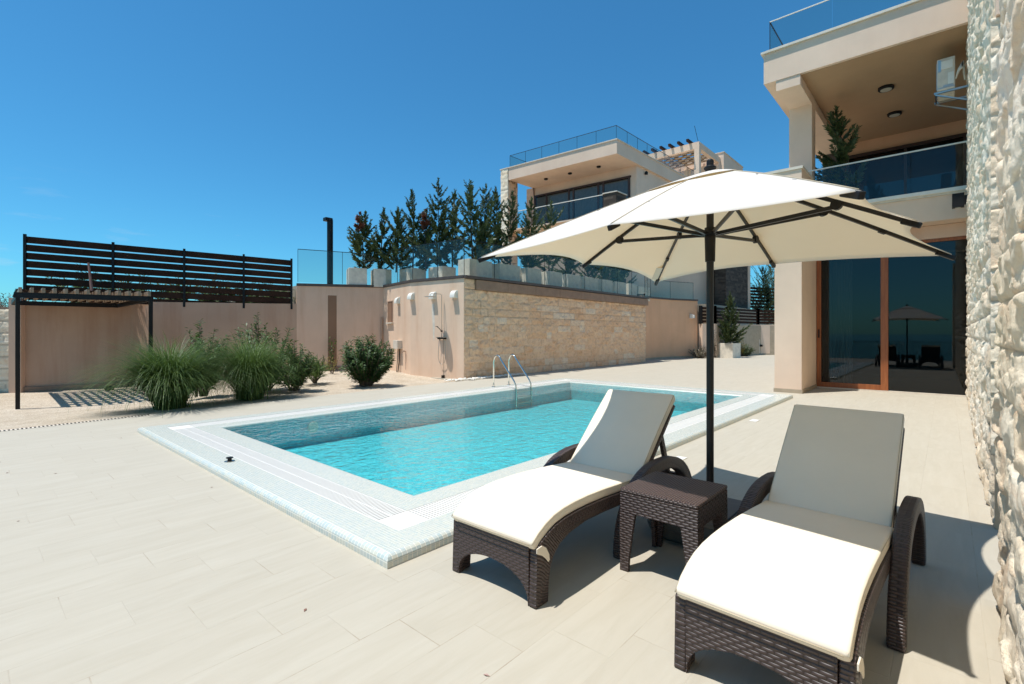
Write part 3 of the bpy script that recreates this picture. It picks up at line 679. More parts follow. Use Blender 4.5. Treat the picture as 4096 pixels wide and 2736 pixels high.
b = MB(); pts = [W1(.95, .09, 1.60)]
for i in range(19):
    a = i / 18 * 2 * math.pi; pts.append(W1(.93 + .15 * math.sin(a - .0) * (1), .08, 0.93 + .42 * math.cos(a)))
pts = [W1(.86, .08, 1.62), W1(.80, .08, 1.45)] + [W1(.93 + .16 * math.cos(a), .07, .78 + .28 * math.sin(a) + .35 * max(0, math.cos(a) * -1 if False else 0)) for a in [(-0.2 + -i * 0.42) for i in range(7)]] + [W1(1.06, .08, 1.2), W1(1.04, .08, 1.35)]
pts = [W1(.90, .09, 1.62), W1(.82, .08, 1.45), W1(.79, .07, 1.1), W1(.78, .07, .75), W1(.82, .07, .55), W1(.93, .07, .47), W1(1.05, .07, .53), W1(1.12, .07, .72), W1(1.10, .07, 1.0), W1(1.05, .08, 1.35)]
b.v = []; b.f = []; b.tube(pts, .009, 6); b.build('hose', M['steel'], shr, smooth=True)
b = MB(); b.tube([W1(.90, .05, 1.37), W1(.90, .04, 0.06)], .006, 6); b.cbox(W1(.90, .06, .05), .08, .08, .10); b.build('foot_pipe', M['dark'], shr)
b = MB(); pl_ = [(1.50, 2.58), (1.38, 2.60), (1.36, 2.2), (1.345, 1.8), (1.37, 1.42), (1.40, 1.25), (1.43, 1.45), (1.455, 1.9), (1.49, 2.3)]
b.add([W1(s_, .003, z_) for s_, z_ in pl_], [tuple(range(len(pl_)))]); b.build('limescale_stain', M['lime'], sw)
# electric box, tap, pipe
eb = top('electric_box', 'grey metal box with cables low on the wall beside the round bush', 'electric box', W2(.9, 0, 1.1))
b = MB(); obox(b, W2, .72, 1.12, 0.0, .20, .96, 1.28); b.build('cabinet', M['trim'], eb, bevel=.008)
b = MB(); b.tube([W2(.85, .05, .96), W2(.87, .06, .5), W2(.9, .1, .05)], .02, 6); b.tube([W2(1.0, .05, .96), W2(.98, .08, .5), W2(.98, .12, .04)], .013, 6); b.build('cable', M['dark'], eb)
tp = top('garden_tap', 'brass tap on a thin rusty pipe on the shower wall', 'tap', W2(.40, 0, .88))
b = MB(); b.tube([W2(.40, 0.0, .86), W2(.40, .05, .87), W2(.42, .10, .87), W2(.43, .12, .83)], .012, 8); b.tube([W2(.37, .03, .86), W2(.37, .03, .2)], .006, 6); b.build('pipe', M['sawn'], tp)
b = MB(); b.cbox(W2(.41, .07, .90), .05, .05, .02); b.build('tap_handle', M['steel'], tp)

# retaining wall left of the inner corner with a darker recessed stripe
tw = top('terrace_wall', 'shaded plaster terrace wall with a dark vertical stripe below the black flue', 'wall', (10.0, 17.8, 0))
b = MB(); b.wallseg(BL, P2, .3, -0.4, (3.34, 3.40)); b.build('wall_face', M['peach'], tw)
b = MB(); coping(b, BL, P2, .04, .36, 3.405, 3.50); 
for i in range(8):
    x_, y_, z_ = b.v[i]; 
    if abs(x_ - BL[0]) < .3: b.v[i] = (x_, y_, z_ - .06)
b.build('wall_coping', M['coping_dark'], tw)
LB = (Vector(P2) - Vector(BL)).length
def W3(s, out, z): return on(BL, P2, LB - s, out, z)
b = MB(); obox(b, W3, 1.80, 2.12, -0.01, .004, .16, 3.02); b.build('wall_stripe', M['recess'], tw)
b = MB(); b.tube([W3(.08, .07, 2.2), W3(.08, .07, 0.05)], .035, 8); b.build('downpipe', M['peach_old'], tw)
b = MB(); obox(b, W3, 1.0, 3.0, 0, .12, -0.1, .24); b.build('wall_footing', M['coping_tan'], tw)

lw = top('garden_wall', 'long low shaded plaster wall below the slatted fence', 'wall', (6.4, 19.1, 0))
b = MB(); b.wallseg(DL, BL, .3, -0.6, (2.60, 2.66)); b.wallseg(CL, CR, .3, -0.6, (2.50, 2.58))
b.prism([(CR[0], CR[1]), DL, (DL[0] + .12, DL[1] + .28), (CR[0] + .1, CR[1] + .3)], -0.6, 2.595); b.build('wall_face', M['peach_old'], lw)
b = MB(); b.wallseg((CL[0], CL[1] - .10), (CR[0] + .03, CR[1] - .10), .10, -0.45, -0.10); b.build('wall_footing', M['coping_tan'], lw)
ew = top('white_stone_wall', 'low white split stone wall at the far left edge', 'wall', (-1.5, 23.5, 0))
rough_wall('stone_face', (-1.62, 23.6), (1.10, 21.25), -0.6, 2.28, M['whitestone'], ew, course=.12, bl=(.3, .6), amp=.02, step=.045, depth=.3, seed=21)
MB().wallseg((-1.62, 23.61), (1.1, 21.26), .32, 2.282, 2.34).build('wall_coping', M['coping_tan'], ew)
MB().prism([(1.05, 21.12), (1.30, 20.98), (1.45, 21.25), (1.18, 21.40)], -0.6, 2.62).build('wall_end_post', M['peach'], ew)

# stone clad wall facing the pool
cw = top('stone_clad_wall', 'long wall of tan and ochre split stone blocks beyond the pool', 'wall', (18, 12.14, 0))
SX1 = 24.75
rough_wall('stone_cladding', (11.30, 12.14), (SX1, 12.22), -0.02, 3.04, M['tanstone'], cw, course=.27, bl=(.30, .95), amp=.030, step=.033, depth=.32, seed=5, jd=.4, jw=.010, nsc=7.6, pw=.3)
rough_wall('stone_corner', (11.30, 12.142), (11.80, 12.145), 3.044, 3.40, M['tanstone'], cw, course=.18, bl=(.3, .6), amp=.02, step=.03, depth=.3, seed=8)
b = MB(); x = 11.81
while x < SX1 - .1:
    x2 = min(x + 1.62, SX1 - .0); b.box(x, 12.06, 3.046, x2 - .012, 12.40, 3.385); x = x2
b.build('wall_band', M['coping_tan'], cw, bevel=.006)
MB().box(11.27, 12.02, 3.405, SX1 + .03, 12.44, 3.495).build('wall_coping', M['coping_dark'], cw)
ow = top('ochre_wall', 'curving ochre plaster wall past the end of the stone cladding', 'wall', (28, 12.9, 0))
pts = [(SX1, 12.30), (24.83, 12.72), (25.6, 12.98), (27.2, 13.04), (29.3, 12.75), (31.1, 12.05), (31.3, 11.9)]
b = MB(); back = [(p[0] + .1, p[1] + .4) for p in pts]; b.prism(pts + back[::-1], -0.3, 3.60); b.build('wall_face', M['ochre'], ow, smooth=False)
b = MB(); pp = [(p[0], p[1] - .05) for p in pts]; b.prism(pp + back[::-1], 3.605, 3.70); b.build('wall_coping', M['coping_dark'], ow)
b = MB(); pp = [(p[0], p[1] - .03) for p in pts]; b.prism(pp + [(p[0], p[1] + .01) for p in pts][::-1], 0.001, .11); b.build('wall_plinth', M['plinth'], ow)
MB().lathe([(0.11, 0), (0.11, .03), (0.06, .035)], (0, 0, 0), 20).build('round_vent', M['trim'], ow, local=True).location = (26.0 - 28, 12.97 - 12.9, 2.95)
for o in ow.children:
    if o.name.startswith('round_vent'): o.rotation_euler = (R(90), 0, 0)
for (x, y, z) in ((24.95, 12.62, 2.65), (30.8, 12.05, 2.62)):
    hv = top('hooded_vent', 'white hooded vent on the ochre wall ' + ('next to the stone cladding' if x < 26 else 'at its far right end'), 'vent', (x, y, z), 'white hooded vents on the ochre wall')
    MB().box(x - .12, y, z - .14, x + .12, y + .12, z + .14).build('back_plate', M['white'], hv)
    prof = [(y, z + .12), (y - .07, z + .10), (y - .13, z + .03), (y - .15, z - .05), (y - .15, z - .12), (y, z - .12)]
    MB().extr(prof, 0, x - .10, x + .10).build('hood', M['white'], hv)
fw = top('side_wall', 'low curved peach wall behind the big white planter', 'wall', (35, 10.5, 0))
pts = [(31.2, 11.55), (31.9, 11.0), (33.6, 10.75), (35.8, 10.55), (38.0, 9.97), (38.9, 9.0), (39.6, 7.5)]
b = MB(); back = [(p[0] + .15, p[1] + .3) for p in pts]; b.prism(pts + back[::-1], -0.3, 2.16); b.build('wall_face', M['cream'], fw)
b = MB(); b.prism([(p[0] - .02, p[1] - .03) for p in pts] + [(p[0], p[1] + .01) for p in pts][::-1], 0.001, .11); b.build('wall_plinth', M['plinth'], fw)
for (x, y) in ((34.3, 10.68), (37.9, 9.97)):
    MB().box(x - .16, y - .015, .15, x + .16, y + .04, 1.1).build('wall_niche', M['trim'], fw)
    o = MB().lathe([(.09, 0), (.12, .06), (.09, .14)], (x, y - .09, .60), 12).build('wall_spotlight', M['dark'], fw)

# white pebbles spilled along the wall foot
b = MB(); ico = []
for i in range(420):
    x = 10.4 + rnd.random() ** 0.9 * 3.6; y = 11.96 - rnd.random() * .20 - (0.10 if x < 11.4 else 0); s_ = rnd.uniform(.018, .05); z = s_ * .5 + rnd.uniform(0, .03)
    if x < 11.2: y = 11.9 + rnd.uniform(-.1, .3)
    vs = []
    for zz, rr in ((-.8, .5), (0, 1), (.75, .55)):
        for k in range(6):
            a = k * math.pi / 3 + i; vs.append((x + s_ * rr * math.cos(a) * rnd.uniform(.8, 1.2), y + s_ * rr * math.sin(a) * rnd.uniform(.8, 1.1), z + s_ * .7 * zz))
    b.add(vs, [(5,4,3,2,1,0), (12,13,14,15,16,17)] + [(r_*6+k, r_*6+(k+1) % 6, (r_+1)*6+(k+1) % 6, (r_+1)*6+k) for r_ in (0, 1) for k in range(6)])
tag(b.build('pebbles', M['pebble'], smooth=False), 'white pebbles heaped along the foot of the stone clad wall', 'pebbles', kind='stuff')

# ------------------------------------------------------------------ glass railings on the terrace
def railing(pts, z0, z1, name, label, panel=1.35, root=None, m=None, cap_=None, loc=None, posts=True):
    r_ = root or top(name, label, 'railing', (pts[0][0], pts[0][1], z0))
    for A, B in zip(pts[:-1], pts[1:]):
        za = z0; A = Vector(A); B = Vector(B); ln = (B - A).length; k = max(1, round(ln / panel)); t = (B - A) / ln; n = Vector((-t.y, t.x)) * .006
        for i in range(k):
            p = A + t * (ln * i / k + .008); q = A + t * (ln * (i + 1) / k - .008)
            MB().prism([p - n, q - n, q + n, p + n], z0, z1).build('glass_panel', M['railglass'], r_)
        b = MB(); n2 = n * (.013 / .006)
        b.prism([A - n2, B - n2, B + n2, A + n2], z1, z1 + .022)
        for i in range(k + 1 if posts else 0):
            p = A + t * (ln * i / k)
            b.prism([p - n2*.6 - t*.007, p - n2*.6 + t*.007, p + n2*.6 + t*.007, p + n2*.6 - t*.007], z0, z1 - .001)
        b.build('top_rail', cap_ or M['umbmetal'], r_)
    return r_
railing([(8.62, 18.5), (11.60, 17.25), (11.12, 14.7), (11.38, 12.22), (24.8, 12.30), (27.2, 13.12), (29.3, 12.83), (31.1, 12.1)], 3.50, 4.74, 'glass_railing', 'frameless glass railing with thin dark rail along the terrace edge', 1.5)

# flue
fl = top('flue_pipe', 'tall black metal flue with an angled cap standing on the terrace', 'flue', (9.25, 18.75, TZ))
lat, d_ = -0.37 * 19.6, 19.6
fx, fy = lat * math.sin(YAW) + d_ * math.cos(YAW), -lat * math.cos(YAW) + d_ * math.sin(YAW)
fl.location = (fx, fy, TZ); ORG[fl.name] = Vector((fx, fy, TZ))
MB().lathe([(.115, 0), (.115, 2.62), (.10, 2.70)], (fx, fy, TZ), 24).build('pipe', M['dark'], fl, smooth=False)
MB().box(fx - .22, fy - .08, TZ + 2.58, fx + .08, fy + .16, TZ + 2.72).build('flue_cap', M['dark'], fl, bevel=.02)

# ------------------------------------------------------------------ slatted fence, pergola, stick
def V_(l, d): return (l * math.sin(YAW) + d * math.cos(YAW), -l * math.cos(YAW) + d * math.sin(YAW))
FA, FB = Vector(V_(-14.8, 14.95)), Vector(V_(-8.32, 18.55))
sf = top('slatted_fence', 'dark brown fence of wide horizontal slats on the left garden wall', 'fence', (FA.x, FA.y, 2.6))
t_ = (FB - FA) / (FB - FA).length; LN = (FB - FA).length; n_ = Vector((-t_.y, t_.x))
cuts = [0, .285, .545, .787, 1.0]; zt = lambda u: 4.52 - .20 * u; zbm = 2.56
for i in range(4):
    a, c = cuts[i], cuts[i + 1]; b = MB()
    for k in range(8):
        za = zt(a) - .02 - .247 * k * (1 - .03 * a); zc = zt(c) - .02 - .247 * k * (1 - .03 * c)
        A = FA + t_ * (LN * a + .03); B = FA + t_ * (LN * c - .03)
        b.prism([A, B, B + n_ * .025, A + n_ * .025], [za - .203, zc - .203, zc - .203, za - .203], [za, zc, zc, za])
    b.build('slat_panel', M['brownmetal'], sf)
for u in cuts:
    p = FA + t_ * (LN * u) - n_ * .02; MB().prism([p - t_*.035 - n_*.035, p + t_*.035 - n_*.035, p + t_*.035 + n_*.035, p - t_*.035 + n_*.035], 2.45, zt(u) + .04).build('post', M['dark'], sf)
st = MB().tube([V_(-12.95, 15.2) + (2.55,), V_(-13.22, 15.35) + (3.75,)], [.045, .03], 8).build('wooden_stick', M['sawn']); tag(st, 'reddish wooden stick leaning on the dark slatted fence', 'stick')
pg = top('pergola', 'black steel pergola with timber rafters in the left garden corner', 'pergola', (2.2, 18.5, -0.2))
g0, g1 = Vector(V_(-11.78, 11.72)), Vector(V_(-9.55, 13.0))
g0b, g1b = Vector((g0.x + .15, 20.95)), Vector((g1.x + .15, 20.55))
for p in (g0, g1): MB().box(p.x - .04, p.y - .04, -0.5, p.x + .04, p.y + .04, 2.50).build('post', M['dark'], pg)
b = MB(); ZP = 2.46
b.bar((g0.x - .06, g0.y, ZP), (g1.x + .06, g1.y, ZP), .06, .13); b.bar((g0b.x, g0b.y, ZP), (g1b.x, g1b.y, ZP), .06, .13)
b.bar((g0.x, g0.y, ZP - .003), (g0b.x, g0b.y, ZP - .003), .06, .12); b.bar((g1.x, g1.y, ZP - .003), (g1b.x, g1b.y, ZP - .003), .06, .12); b.build('steel_frame', M['dark'], pg)
for i in range(13):
    u = (i + .2) / 12.4; A = g0.lerp(g1, u); B = g0b.lerp(g1b, u)
    MB().bar((A.x, A.y - .08, ZP + .125), (B.x, B.y - .5, ZP + .125), .06, .12).build('rafter', M['rafter'], pg)
b = MB()
for k in range(9):
    u = (k + 1.2) / 10; A = g0.lerp(g0b, u); B = g1.lerp(g1b, u); b.bar((A.x, A.y, ZP + .165), (B.x, B.y, ZP + .198), .24, .02)
b.build('roof_batten', M['brownmetal'], pg)
MB().lathe([(.10, 0), (.13, .08), (.06, .14)], V_(-11.95, 14.6) + (-0.15,), 12).build('garden_spotlight', M['dark'], None)
tag(bpy.data.objects['garden_spotlight'], 'small black spotlight at the foot of the wall under the pergola', 'spotlight')

# ------------------------------------------------------------------ right: rough white stone wall of the near house
rw = top('near_stone_wall', 'rough white split stone house wall close on the right', 'wall', (8, -0.4, 0))
rough_wall('stone_face', (3.90, -0.222), (-1.2, -0.235), 0, 4.6, M['whitestone'], rw, course=.245, bl=(.45, 1.1), amp=.021, step=.0115, depth=.5, seed=11, nsc=7.6, pw=.35, jd=.5, jw=.010, fs=.80)
rough_wall('stone_face', (16.28, -0.375), (5.50, -0.275), 0, 9.0, M['whitestone'], rw, course=.245, bl=(.35, .85), amp=.026, step=.022, depth=.5, seed=12, nsc=7.8, pw=.30, jd=.5, jw=.014, fs=.85)
rough_wall('stone_end', (5.46, -0.262), (5.46, -0.9), .58, 4.05, M['whitestone'], rw, course=.245, bl=(.25, .6), amp=.018, step=.012, depth=.03, seed=13, nsc=8, pw=.3, jd=.35, jw=.006)
MB().box(5.44, -0.9, 0.0, 5.50, -0.285, .575).build('plinth', M['plinth'], rw)
MB().box(5.42, -0.9, 4.055, 5.50, -0.29, 9.0).build('plaster_panel', M['cream'], rw)

# ------------------------------------------------------------------ near house
hs_ = top('near_house', 'peach plaster villa on the right with wide eaves, balcony and sliding door', 'house', (18, 2, 0))
XD = 16.3
b = MB(); b.box(14.37, 2.79, 0.10, 16.2, 3.42, 5.78); b.build('pier', M['cream'], hs_)
b = MB(); b.box(14.34, 2.76, 5.782, 16.2, 3.9, 5.85); b.build('pier_cap', M['trim'], hs_)
MB().box(14.375, 3.421, 4.3, 16.2, 3.88, 5.78).build('balcony_parapet', M['cream'], hs_)
MB().box(14.35, 2.77, 0.001, 16.22, 3.44, .10).build('pier_plinth', M['plinth'], hs_)
MB().box(16.2, 2.80, 0.0, 26, 3.42, 4.2).build('side_wall', M['cream'], hs_)
MB().box(XD - .02, -0.40, 3.93, XD + .3, 2.795, 4.26).build('lintel_wall', M['peach'], hs_)
MB().box(15.70, -4.0, 4.27, 26, 2.785, 4.86).build('balcony_slab', M['cream'], hs_)
MB().box(15.66, -4.0, 4.862, 26, 2.90, 4.915).build('slab_coping', M['trim'], hs_)
MB().box(15.6, -4.0, 4.915, 15.72, 2.88, 5.0).build('rail_base', M['white'], hs_)
rl = MB()
for (ya, yb) in ((-0.37, .66), (.675, 1.78), (1.795, 2.88)): MB().box(15.655, ya, 5.0, 15.667, yb, 6.02).build('balcony_glass', M['railglass'], hs_)
MB().box(15.64, -0.38, 6.02, 15.685, 2.90, 6.05).build('handrail', M['white'], hs_)
# interior shell
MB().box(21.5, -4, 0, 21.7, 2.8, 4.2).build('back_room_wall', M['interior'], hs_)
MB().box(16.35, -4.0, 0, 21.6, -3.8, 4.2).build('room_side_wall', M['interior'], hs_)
b = MB(); n = 60; vs = []
for i in range(n + 1):
    y = 2.72 - .75 * i / n; x = 16.55 + .045 * math.sin(i * 1.25); vs += [(x, y, .05), (x, y, 3.9)]
b.add(vs, [(2*i, 2*i+2, 2*i+3, 2*i+1) for i in range(n)]); b.build('curtain', M['curtain'], hs_, fix=False, smooth=True)
# sliding door
def dframe(parts, name='door_frame', m='wood'):
    b = MB()
    for (ya, yb, za, zb) in parts: b.box(XD, ya, za, XD + .07, yb, zb)
    return b.build(name, M[m], hs_, bevel=.004)
fr1 = dframe([(2.68, 2.79, 0.03, 3.92), (1.16, 1.32, 0.031, 3.92), (1.32, 2.68, 0.032, .17), (1.32, 2.68, 3.83, 3.919), (-0.40, 1.16, 3.85, 3.92)])
MB().box(XD + .03, 1.32, .17, XD + .045, 2.68, 3.83).build('door_glass', M['doorglass'], hs_)
MB().box(XD + .055, -0.40, .03, XD + .07, 1.16, 3.85).build('door_glass', M['doorglass'], hs_)
MB().box(XD - .012, -0.40, 0.001, XD + .10, 2.79, .03).build('door_threshold', M['trim'], hs_)
MB().box(XD - .035, 2.715, 1.42, XD, 2.745, 1.66).build('door_handle', M['dark'], fr1)
# upper storey
b = MB(); b.box(15.65, 2.79, 4.9, 16.13, 3.35, 7.88); b.build('column', M['cream'], hs_)
MB().box(14.22, 2.791, 7.88, 20.6, 3.349, 8.145).build('roof_beam', M['cream'], hs_)
MB().box(14.20, -4, 8.15, 26, 3.64, 8.93).build('roof_slab', M['cream'], hs_)
MB().box(14.30, -4, 8.135, 20.59, 2.785, 8.1495).build('soffit', M['soffit'], hs_)  # thin panel added under the slab to carry the shaded tone
MB().box(14.14, -4, 8.932, 26.1, 3.70, 8.985).build('roof_coping', M['trim'], hs_)
MB().box(14.22, -4, 8.986, 14.42, 3.60, 9.03).build('roof_curb', M['white'], hs_)
b = MB(); b.box(20.6, -4, 4.9, 20.9, 3.30, 8.149); b.build('upper_wall', M['ochre'], hs_)
MB().box(20.57, -0.5, 4.95, 20.59, 2.55, 7.6).build('upper_window', M['doorglass'], hs_)
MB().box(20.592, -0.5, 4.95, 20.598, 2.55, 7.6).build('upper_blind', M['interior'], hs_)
b = MB(); b.box(20.50, -0.5, 7.60, 20.60, 2.62, 7.70)
for y in (2.56, .98, -.45): b.box(20.52, y, 4.93, 20.60, y + .07, 7.6)
b.build('upper_window_frame', M['darkwood'], hs_)
rough_wall('stone_panel', (20.45, 3.30), (20.45, 2.66), 4.92, 7.92, M['slate'], hs_, course=.11, bl=(.2, .5), amp=.01, step=.04, depth=.14, seed=31)
for x, y in ((16.5, 1.22), (18.6, 1.17)):
    l_ = MB().lathe([(.18, 0), (.18, -.05), (.16, -.07)], (x, y, 8.134), 28).build('ceiling_light', M['dark'], hs_)
    MB().lathe([(.13, -.071), (.12, -.078)], (x, y, 8.134), 28).build('lens', M['lens'], l_)
# roof railing of the near house
rr = top('roof_railing', 'glass railing with dark rail on the roof of the near villa', 'railing', (14.32, 3.55, 9.03))
railing([(14.32, -3.5), (14.32, 3.52)], 9.03, 9.80, '', '', 1.55, root=rr, cap_=M['white'], posts=False); railing([(14.32, 3.52), (24, 3.52)], 9.03, 9.795, '', '', 1.6, root=rr)
# wall lamp on the stone wall
wl = top('wall_lamp', 'black box wall lamp on the rough white stone wall under the balcony', 'lamp', (15.3, -0.25, 4.5))
MB().box(15.2, -0.30, 4.44, 15.36, -0.09, 4.76).build('lamp_body', M['dark'], wl, bevel=.004); MB().lathe([(.05, 0), (.05, .01)], (15.28, -.19, 4.43), 16).build('lens', M['lens'], wl)
MB().box(15.22, -0.36, 4.5, 15.34, -0.301, 4.7).build('bracket', M['dark'], wl)
# air conditioner
ac = top('air_conditioner', 'white outdoor air conditioner on a steel bracket high on the stone wall', 'air conditioner', (15.1, -.1, 7.0))
MB().box(14.82, -0.14, 7.06, 15.6, .17, 7.78).build('casing', M['trim'], ac, bevel=.02)
b = MB(); b.box(14.80, -0.10, 7.52, 14.818, .10, 7.70); b.box(14.80, -0.12, 7.16, 14.818, -.02, 7.42); b.build('label', M['white'], ac)
b = MB(); b.box(14.813, -.135, 7.10, 14.82, .165, 7.12); b.box(14.808, .10, 7.48, 14.82, .15, 7.74); b.box(14.80, -.10, 7.115, 14.82, .06, 7.15)
for k in range(9): b.box(14.9 + k * .07, .17, 7.12, 14.93 + k * .07, .178, 7.72)
b.build('side_grille', M['steel'], ac)
b = MB()
for k in range(5): b.tube([(14.84, -.15 - .012 * k, 7.25 + .04 * k), (14.80, -.20 - .012 * k, 7.45), (14.86, -.27, 7.62 - .03 * k), (14.9, -.30, 7.2)], .018, 6)
b.build('insulated_pipe', M['trim'], ac, smooth=True)
b = MB(); b.bar((14.86, -.38, 7.03), (14.86, .22, 7.03), .04, .04); b.bar((15.5, -.38, 7.03), (15.5, .22, 7.03), .04, .04); b.bar((14.86, -.36, 6.72), (14.86, .20, 7.0), .03, .03); b.bar((15.5, -.36, 6.72), (15.5, .20, 7.0), .03, .03); b.bar((14.86, .19, 7.005), (15.5, .19, 7.005), .03, .03); b.build('bracket', M['steel'], ac)

# ------------------------------------------------------------------ far house (its own slightly skewed frame)
def V2(l, d): return Vector(V_(l, d))
HC = V2(5.82, 27.3); e1 = (V2(11.5, 33.4) - HC).normalized(); e2 = (V2(-.23, 32.06) - HC).normalized(); LV = (V2(-.23, 32.06) - HC).length
def F(u, v): p = HC + e1 * u + e2 * v; return (p.x, p.y)
fh = top('far_house', 'peach villa with roof terrace railing and wide eaves on the upper terrace', 'house', (HC.x + 5, HC.y + 3, TZ))
def fbox(u0, u1, v0, v1, z0, z1, name, m, parent=None, **k):
    return MB().prism([F(u0, v0), F(u1, v0), F(u1, v1), F(u0, v1)], z0, z1).build(name, M[m], parent or fh, **k)
fbox(0, 15, 0, LV, 11.53, 12.30, 'roof_slab', 'cream'); fbox(-.05, 15.1, -.05, LV + .0, 12.302, 12.36, 'roof_coping', 'trim')
b = MB(); 
rough_wall('stone_column', F(-.03, LV + .62), F(-.03, LV + .02), TZ, 12.3, M['whitestone'], fh, course=.25, bl=(.3, .6), amp=.03, step=.06, depth=.06, seed=41)
fbox(.02, .9, LV + .02, LV + .60, TZ, 12.29, 'column_core', 'coping_tan'); fbox(-.06, .95, LV + .01, LV + .68, 12.302, 12.362, 'column_cap', 'trim')
rough_wall('stone_column', F(.0, LV + .018), F(.9, LV + .018), TZ, 11.50, M['tanstone'], fh, course=.25, bl=(.3, .6), amp=.02, step=.07, depth=.02, seed=42)
fbox(2.5, 14, .15, LV + .1, 8.3, 11.529, 'upper_wall', 'cream')
fbox(1.9, 14, .15, LV - .2, TZ, 8.2, 'lower_wall', 'cream')
fbox(2.4, 3.1, LV - .1, LV + .5, TZ, 11.528, 'rear_column', 'coping_tan')
fbox(0, 14, 0.0, LV + .1, 8.22, 8.299, 'balcony_slab', 'cream')
fbox(2.45, 2.499, .6, LV - .2, 8.32, 10.88, 'window_glass', 'doorglass')
b = MB()
for v in (.55, 2.25, 2.6, 4.4, 4.75, 6.5, LV - .25): b.prism([F(2.42, v), F(2.5, v), F(2.5, v + .12), F(2.42, v + .12)], 8.31, 10.87)
b.prism([F(2.40, .5), F(2.5, .5), F(2.5, LV - .1), F(2.40, LV - .1)], 10.88, 10.98); b.build('window_frame', M['darkwood'], fh)
b = MB(); n = 240; vs = []
for i in range(n + 1):
    v = .7 + (LV - 1.0) * i / n; p = F(2.475 + .012 * math.sin(i * 1.9), v); vs += [(p[0], p[1], 8.4), (p[0], p[1], 10.8)]
b.add(vs, [(2*i, 2*i+2, 2*i+3, 2*i+1) for i in range(n)]); b.build('curtain', M['curtain'], fh, fix=False)
rough_wall('stone_pier', F(-.03, .80), F(-.03, 0.0), TZ, 9.40, M['slate'], fh, course=.12, bl=(.3, .7), amp=.01, step=.06, depth=.04, seed=43)
rough_wall('stone_pier', F(-.03, .0), F(1.0, .0), TZ, 9.398, M['slate'], fh, course=.12, bl=(.3, .7), amp=.01, step=.06, depth=.04, seed=44)
fbox(-.08, 1.05, -.05, .85, 9.402, 9.46, 'pier_cap', 'trim')
MB().prism([F(-.02, .86), F(-.01, .86), F(-.01, LV), F(-.02, LV)], 8.35, 9.36).build('balcony_glass', M['railglass'], fh)
MB().prism([F(-.04, .86), F(.0, .86), F(.0, LV), F(-.04, LV)], 9.362, 9.40).build('handrail', M['white'], fh)
for v in (1.9, 3.9, 5.7):
    l_ = MB().lathe([(.13, 0), (.13, -.06), (.10, -.08)], F(1.25, v) + (11.529,), 18).build('ceiling_light', M['dark'], fh)
MB().lathe([(.09, 0), (.10, .12), (.04, .2)], F(3.5, .05) + (11.2,), 12).build('wall_spotlight', M['dark'], fh)
r2 = top('roof_railing', 'glass railing round the roof terrace of the far villa', 'railing', (HC.x, HC.y, 12.36))
railing([F(12, .08), F(.08, .08), F(.08, LV - .05), F(3.2, LV - .05)], 12.36, 13.12, '', '', 1.25, root=r2)
# roof pergola and stair block
GX, GY0, GY1 = 34.5, 13.0, 17.0
b = MB(); b.box(GX, GY0, 14.55, GX + .3, GY1, 15.0); b.box(GX + .3, GY0, 14.551, GX + 4.3, GY0 + .3, 15.0); b.box(GX + .3, GY1 - .3, 14.551, GX + 4.3, GY1, 15.0)
b.box(GX + .001, GY0 + .001, 12.3, GX + .35, GY0 + .35, 14.55); b.box(GX + 4, GY0, 12.3, GX + 4.3, GY1, 14.55); b.build('roof_frame', M['cream'], fh)
b = MB()
for k in range(6): y = GY0 + .55 + k * .66; b.box(GX - .55, y, 15.0, GX + 4.2, y + .16, 15.17)
b.build('roof_rafter', M['brownmetal'], fh)
b = MB()
for k in range(6): x = GX + .5 + k * .62; b.box(x, GY0 + .3, 14.80, x + .30, GY1 - .3, 14.86)
b.build('roof_batten', M['rafter'], fh)
MB().box(GX + 4.3, GY0 - .25, 12.0, GX + 9, GY1, 15.35).build('stair_block', M['cream'], fh); MB().box(GX + 4.25, GY0 - .3, 15.352, GX + 9, GY1, 15.41).build('stair_coping', M['trim'], fh)
MB().tube([(GX + .1, GY0 + .1, 15), (GX + .05, GY0 + .35, 16.2)], .015, 6).build('antenna', M['dark'], fh)
# lower stone corner seen under the parasol
rough_wall('stone_corner', (37.3, 12.9), (37.3, 12.1), TZ, 8.2, M['slate'], fh, course=.12, bl=(.3, .7), amp=.01, step=.06, depth=.1, seed=45)
rough_wall('stone_corner', (37.3, 12.1), (42.5, 12.1), TZ, 8.2, M['slate'], fh, course=.12, bl=(.3, .7), amp=.01, step=.07, depth=.1, seed=46)
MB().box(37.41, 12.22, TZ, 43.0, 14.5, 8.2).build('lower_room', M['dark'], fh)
MB().box(42.51, 12.05, TZ, 43.1, 12.6, 8.2).build('corner_post', M['cream'], fh)
MB().box(37.3, 14.5, TZ, 38, 15.6, 8.2).build('lower_wall', M['peach'], fh)

# ------------------------------------------------------------------ far black fences
def far_fence(pts, z0, z1, rows, label, group=None):
    f_ = top('slatted_fence', label, 'fence', (pts[0][0], pts[0][1], z0), group)
    for A, B in zip(pts[:-1], pts[1:]):
        A = Vector(A); B = Vector(B); b = MB(); hh = (z1 - z0) / rows
        for k in range(rows): b.bar((A.x, A.y, z0 + hh * (k + .5)), (B.x, B.y, z0 + hh * (k + .5)), .03, hh * .72)
        b.build('slat_panel', M['brownmetal'], f_)
        for p in (A, B): MB().box(p.x - .09, p.y - .09, z0 - .05, p.x + .09, p.y + .09, z1 + .05).build('post', M['dark'], f_)
    return f_
far_fence([(31.3, 11.7), (32.1, 11.1), (34.0, 10.95), (38.1, 10.15), (39.2, 9.0), (39.8, 7.4)], 2.2, 3.25, 5, 'black slatted fence on the low peach wall behind the planter')
far_fence([(43.2, 12.2), (45.2, 11.3), (47.5, 10.4)], 3.6, 5.4, 7, 'taller black slatted fence in front of the far trees')

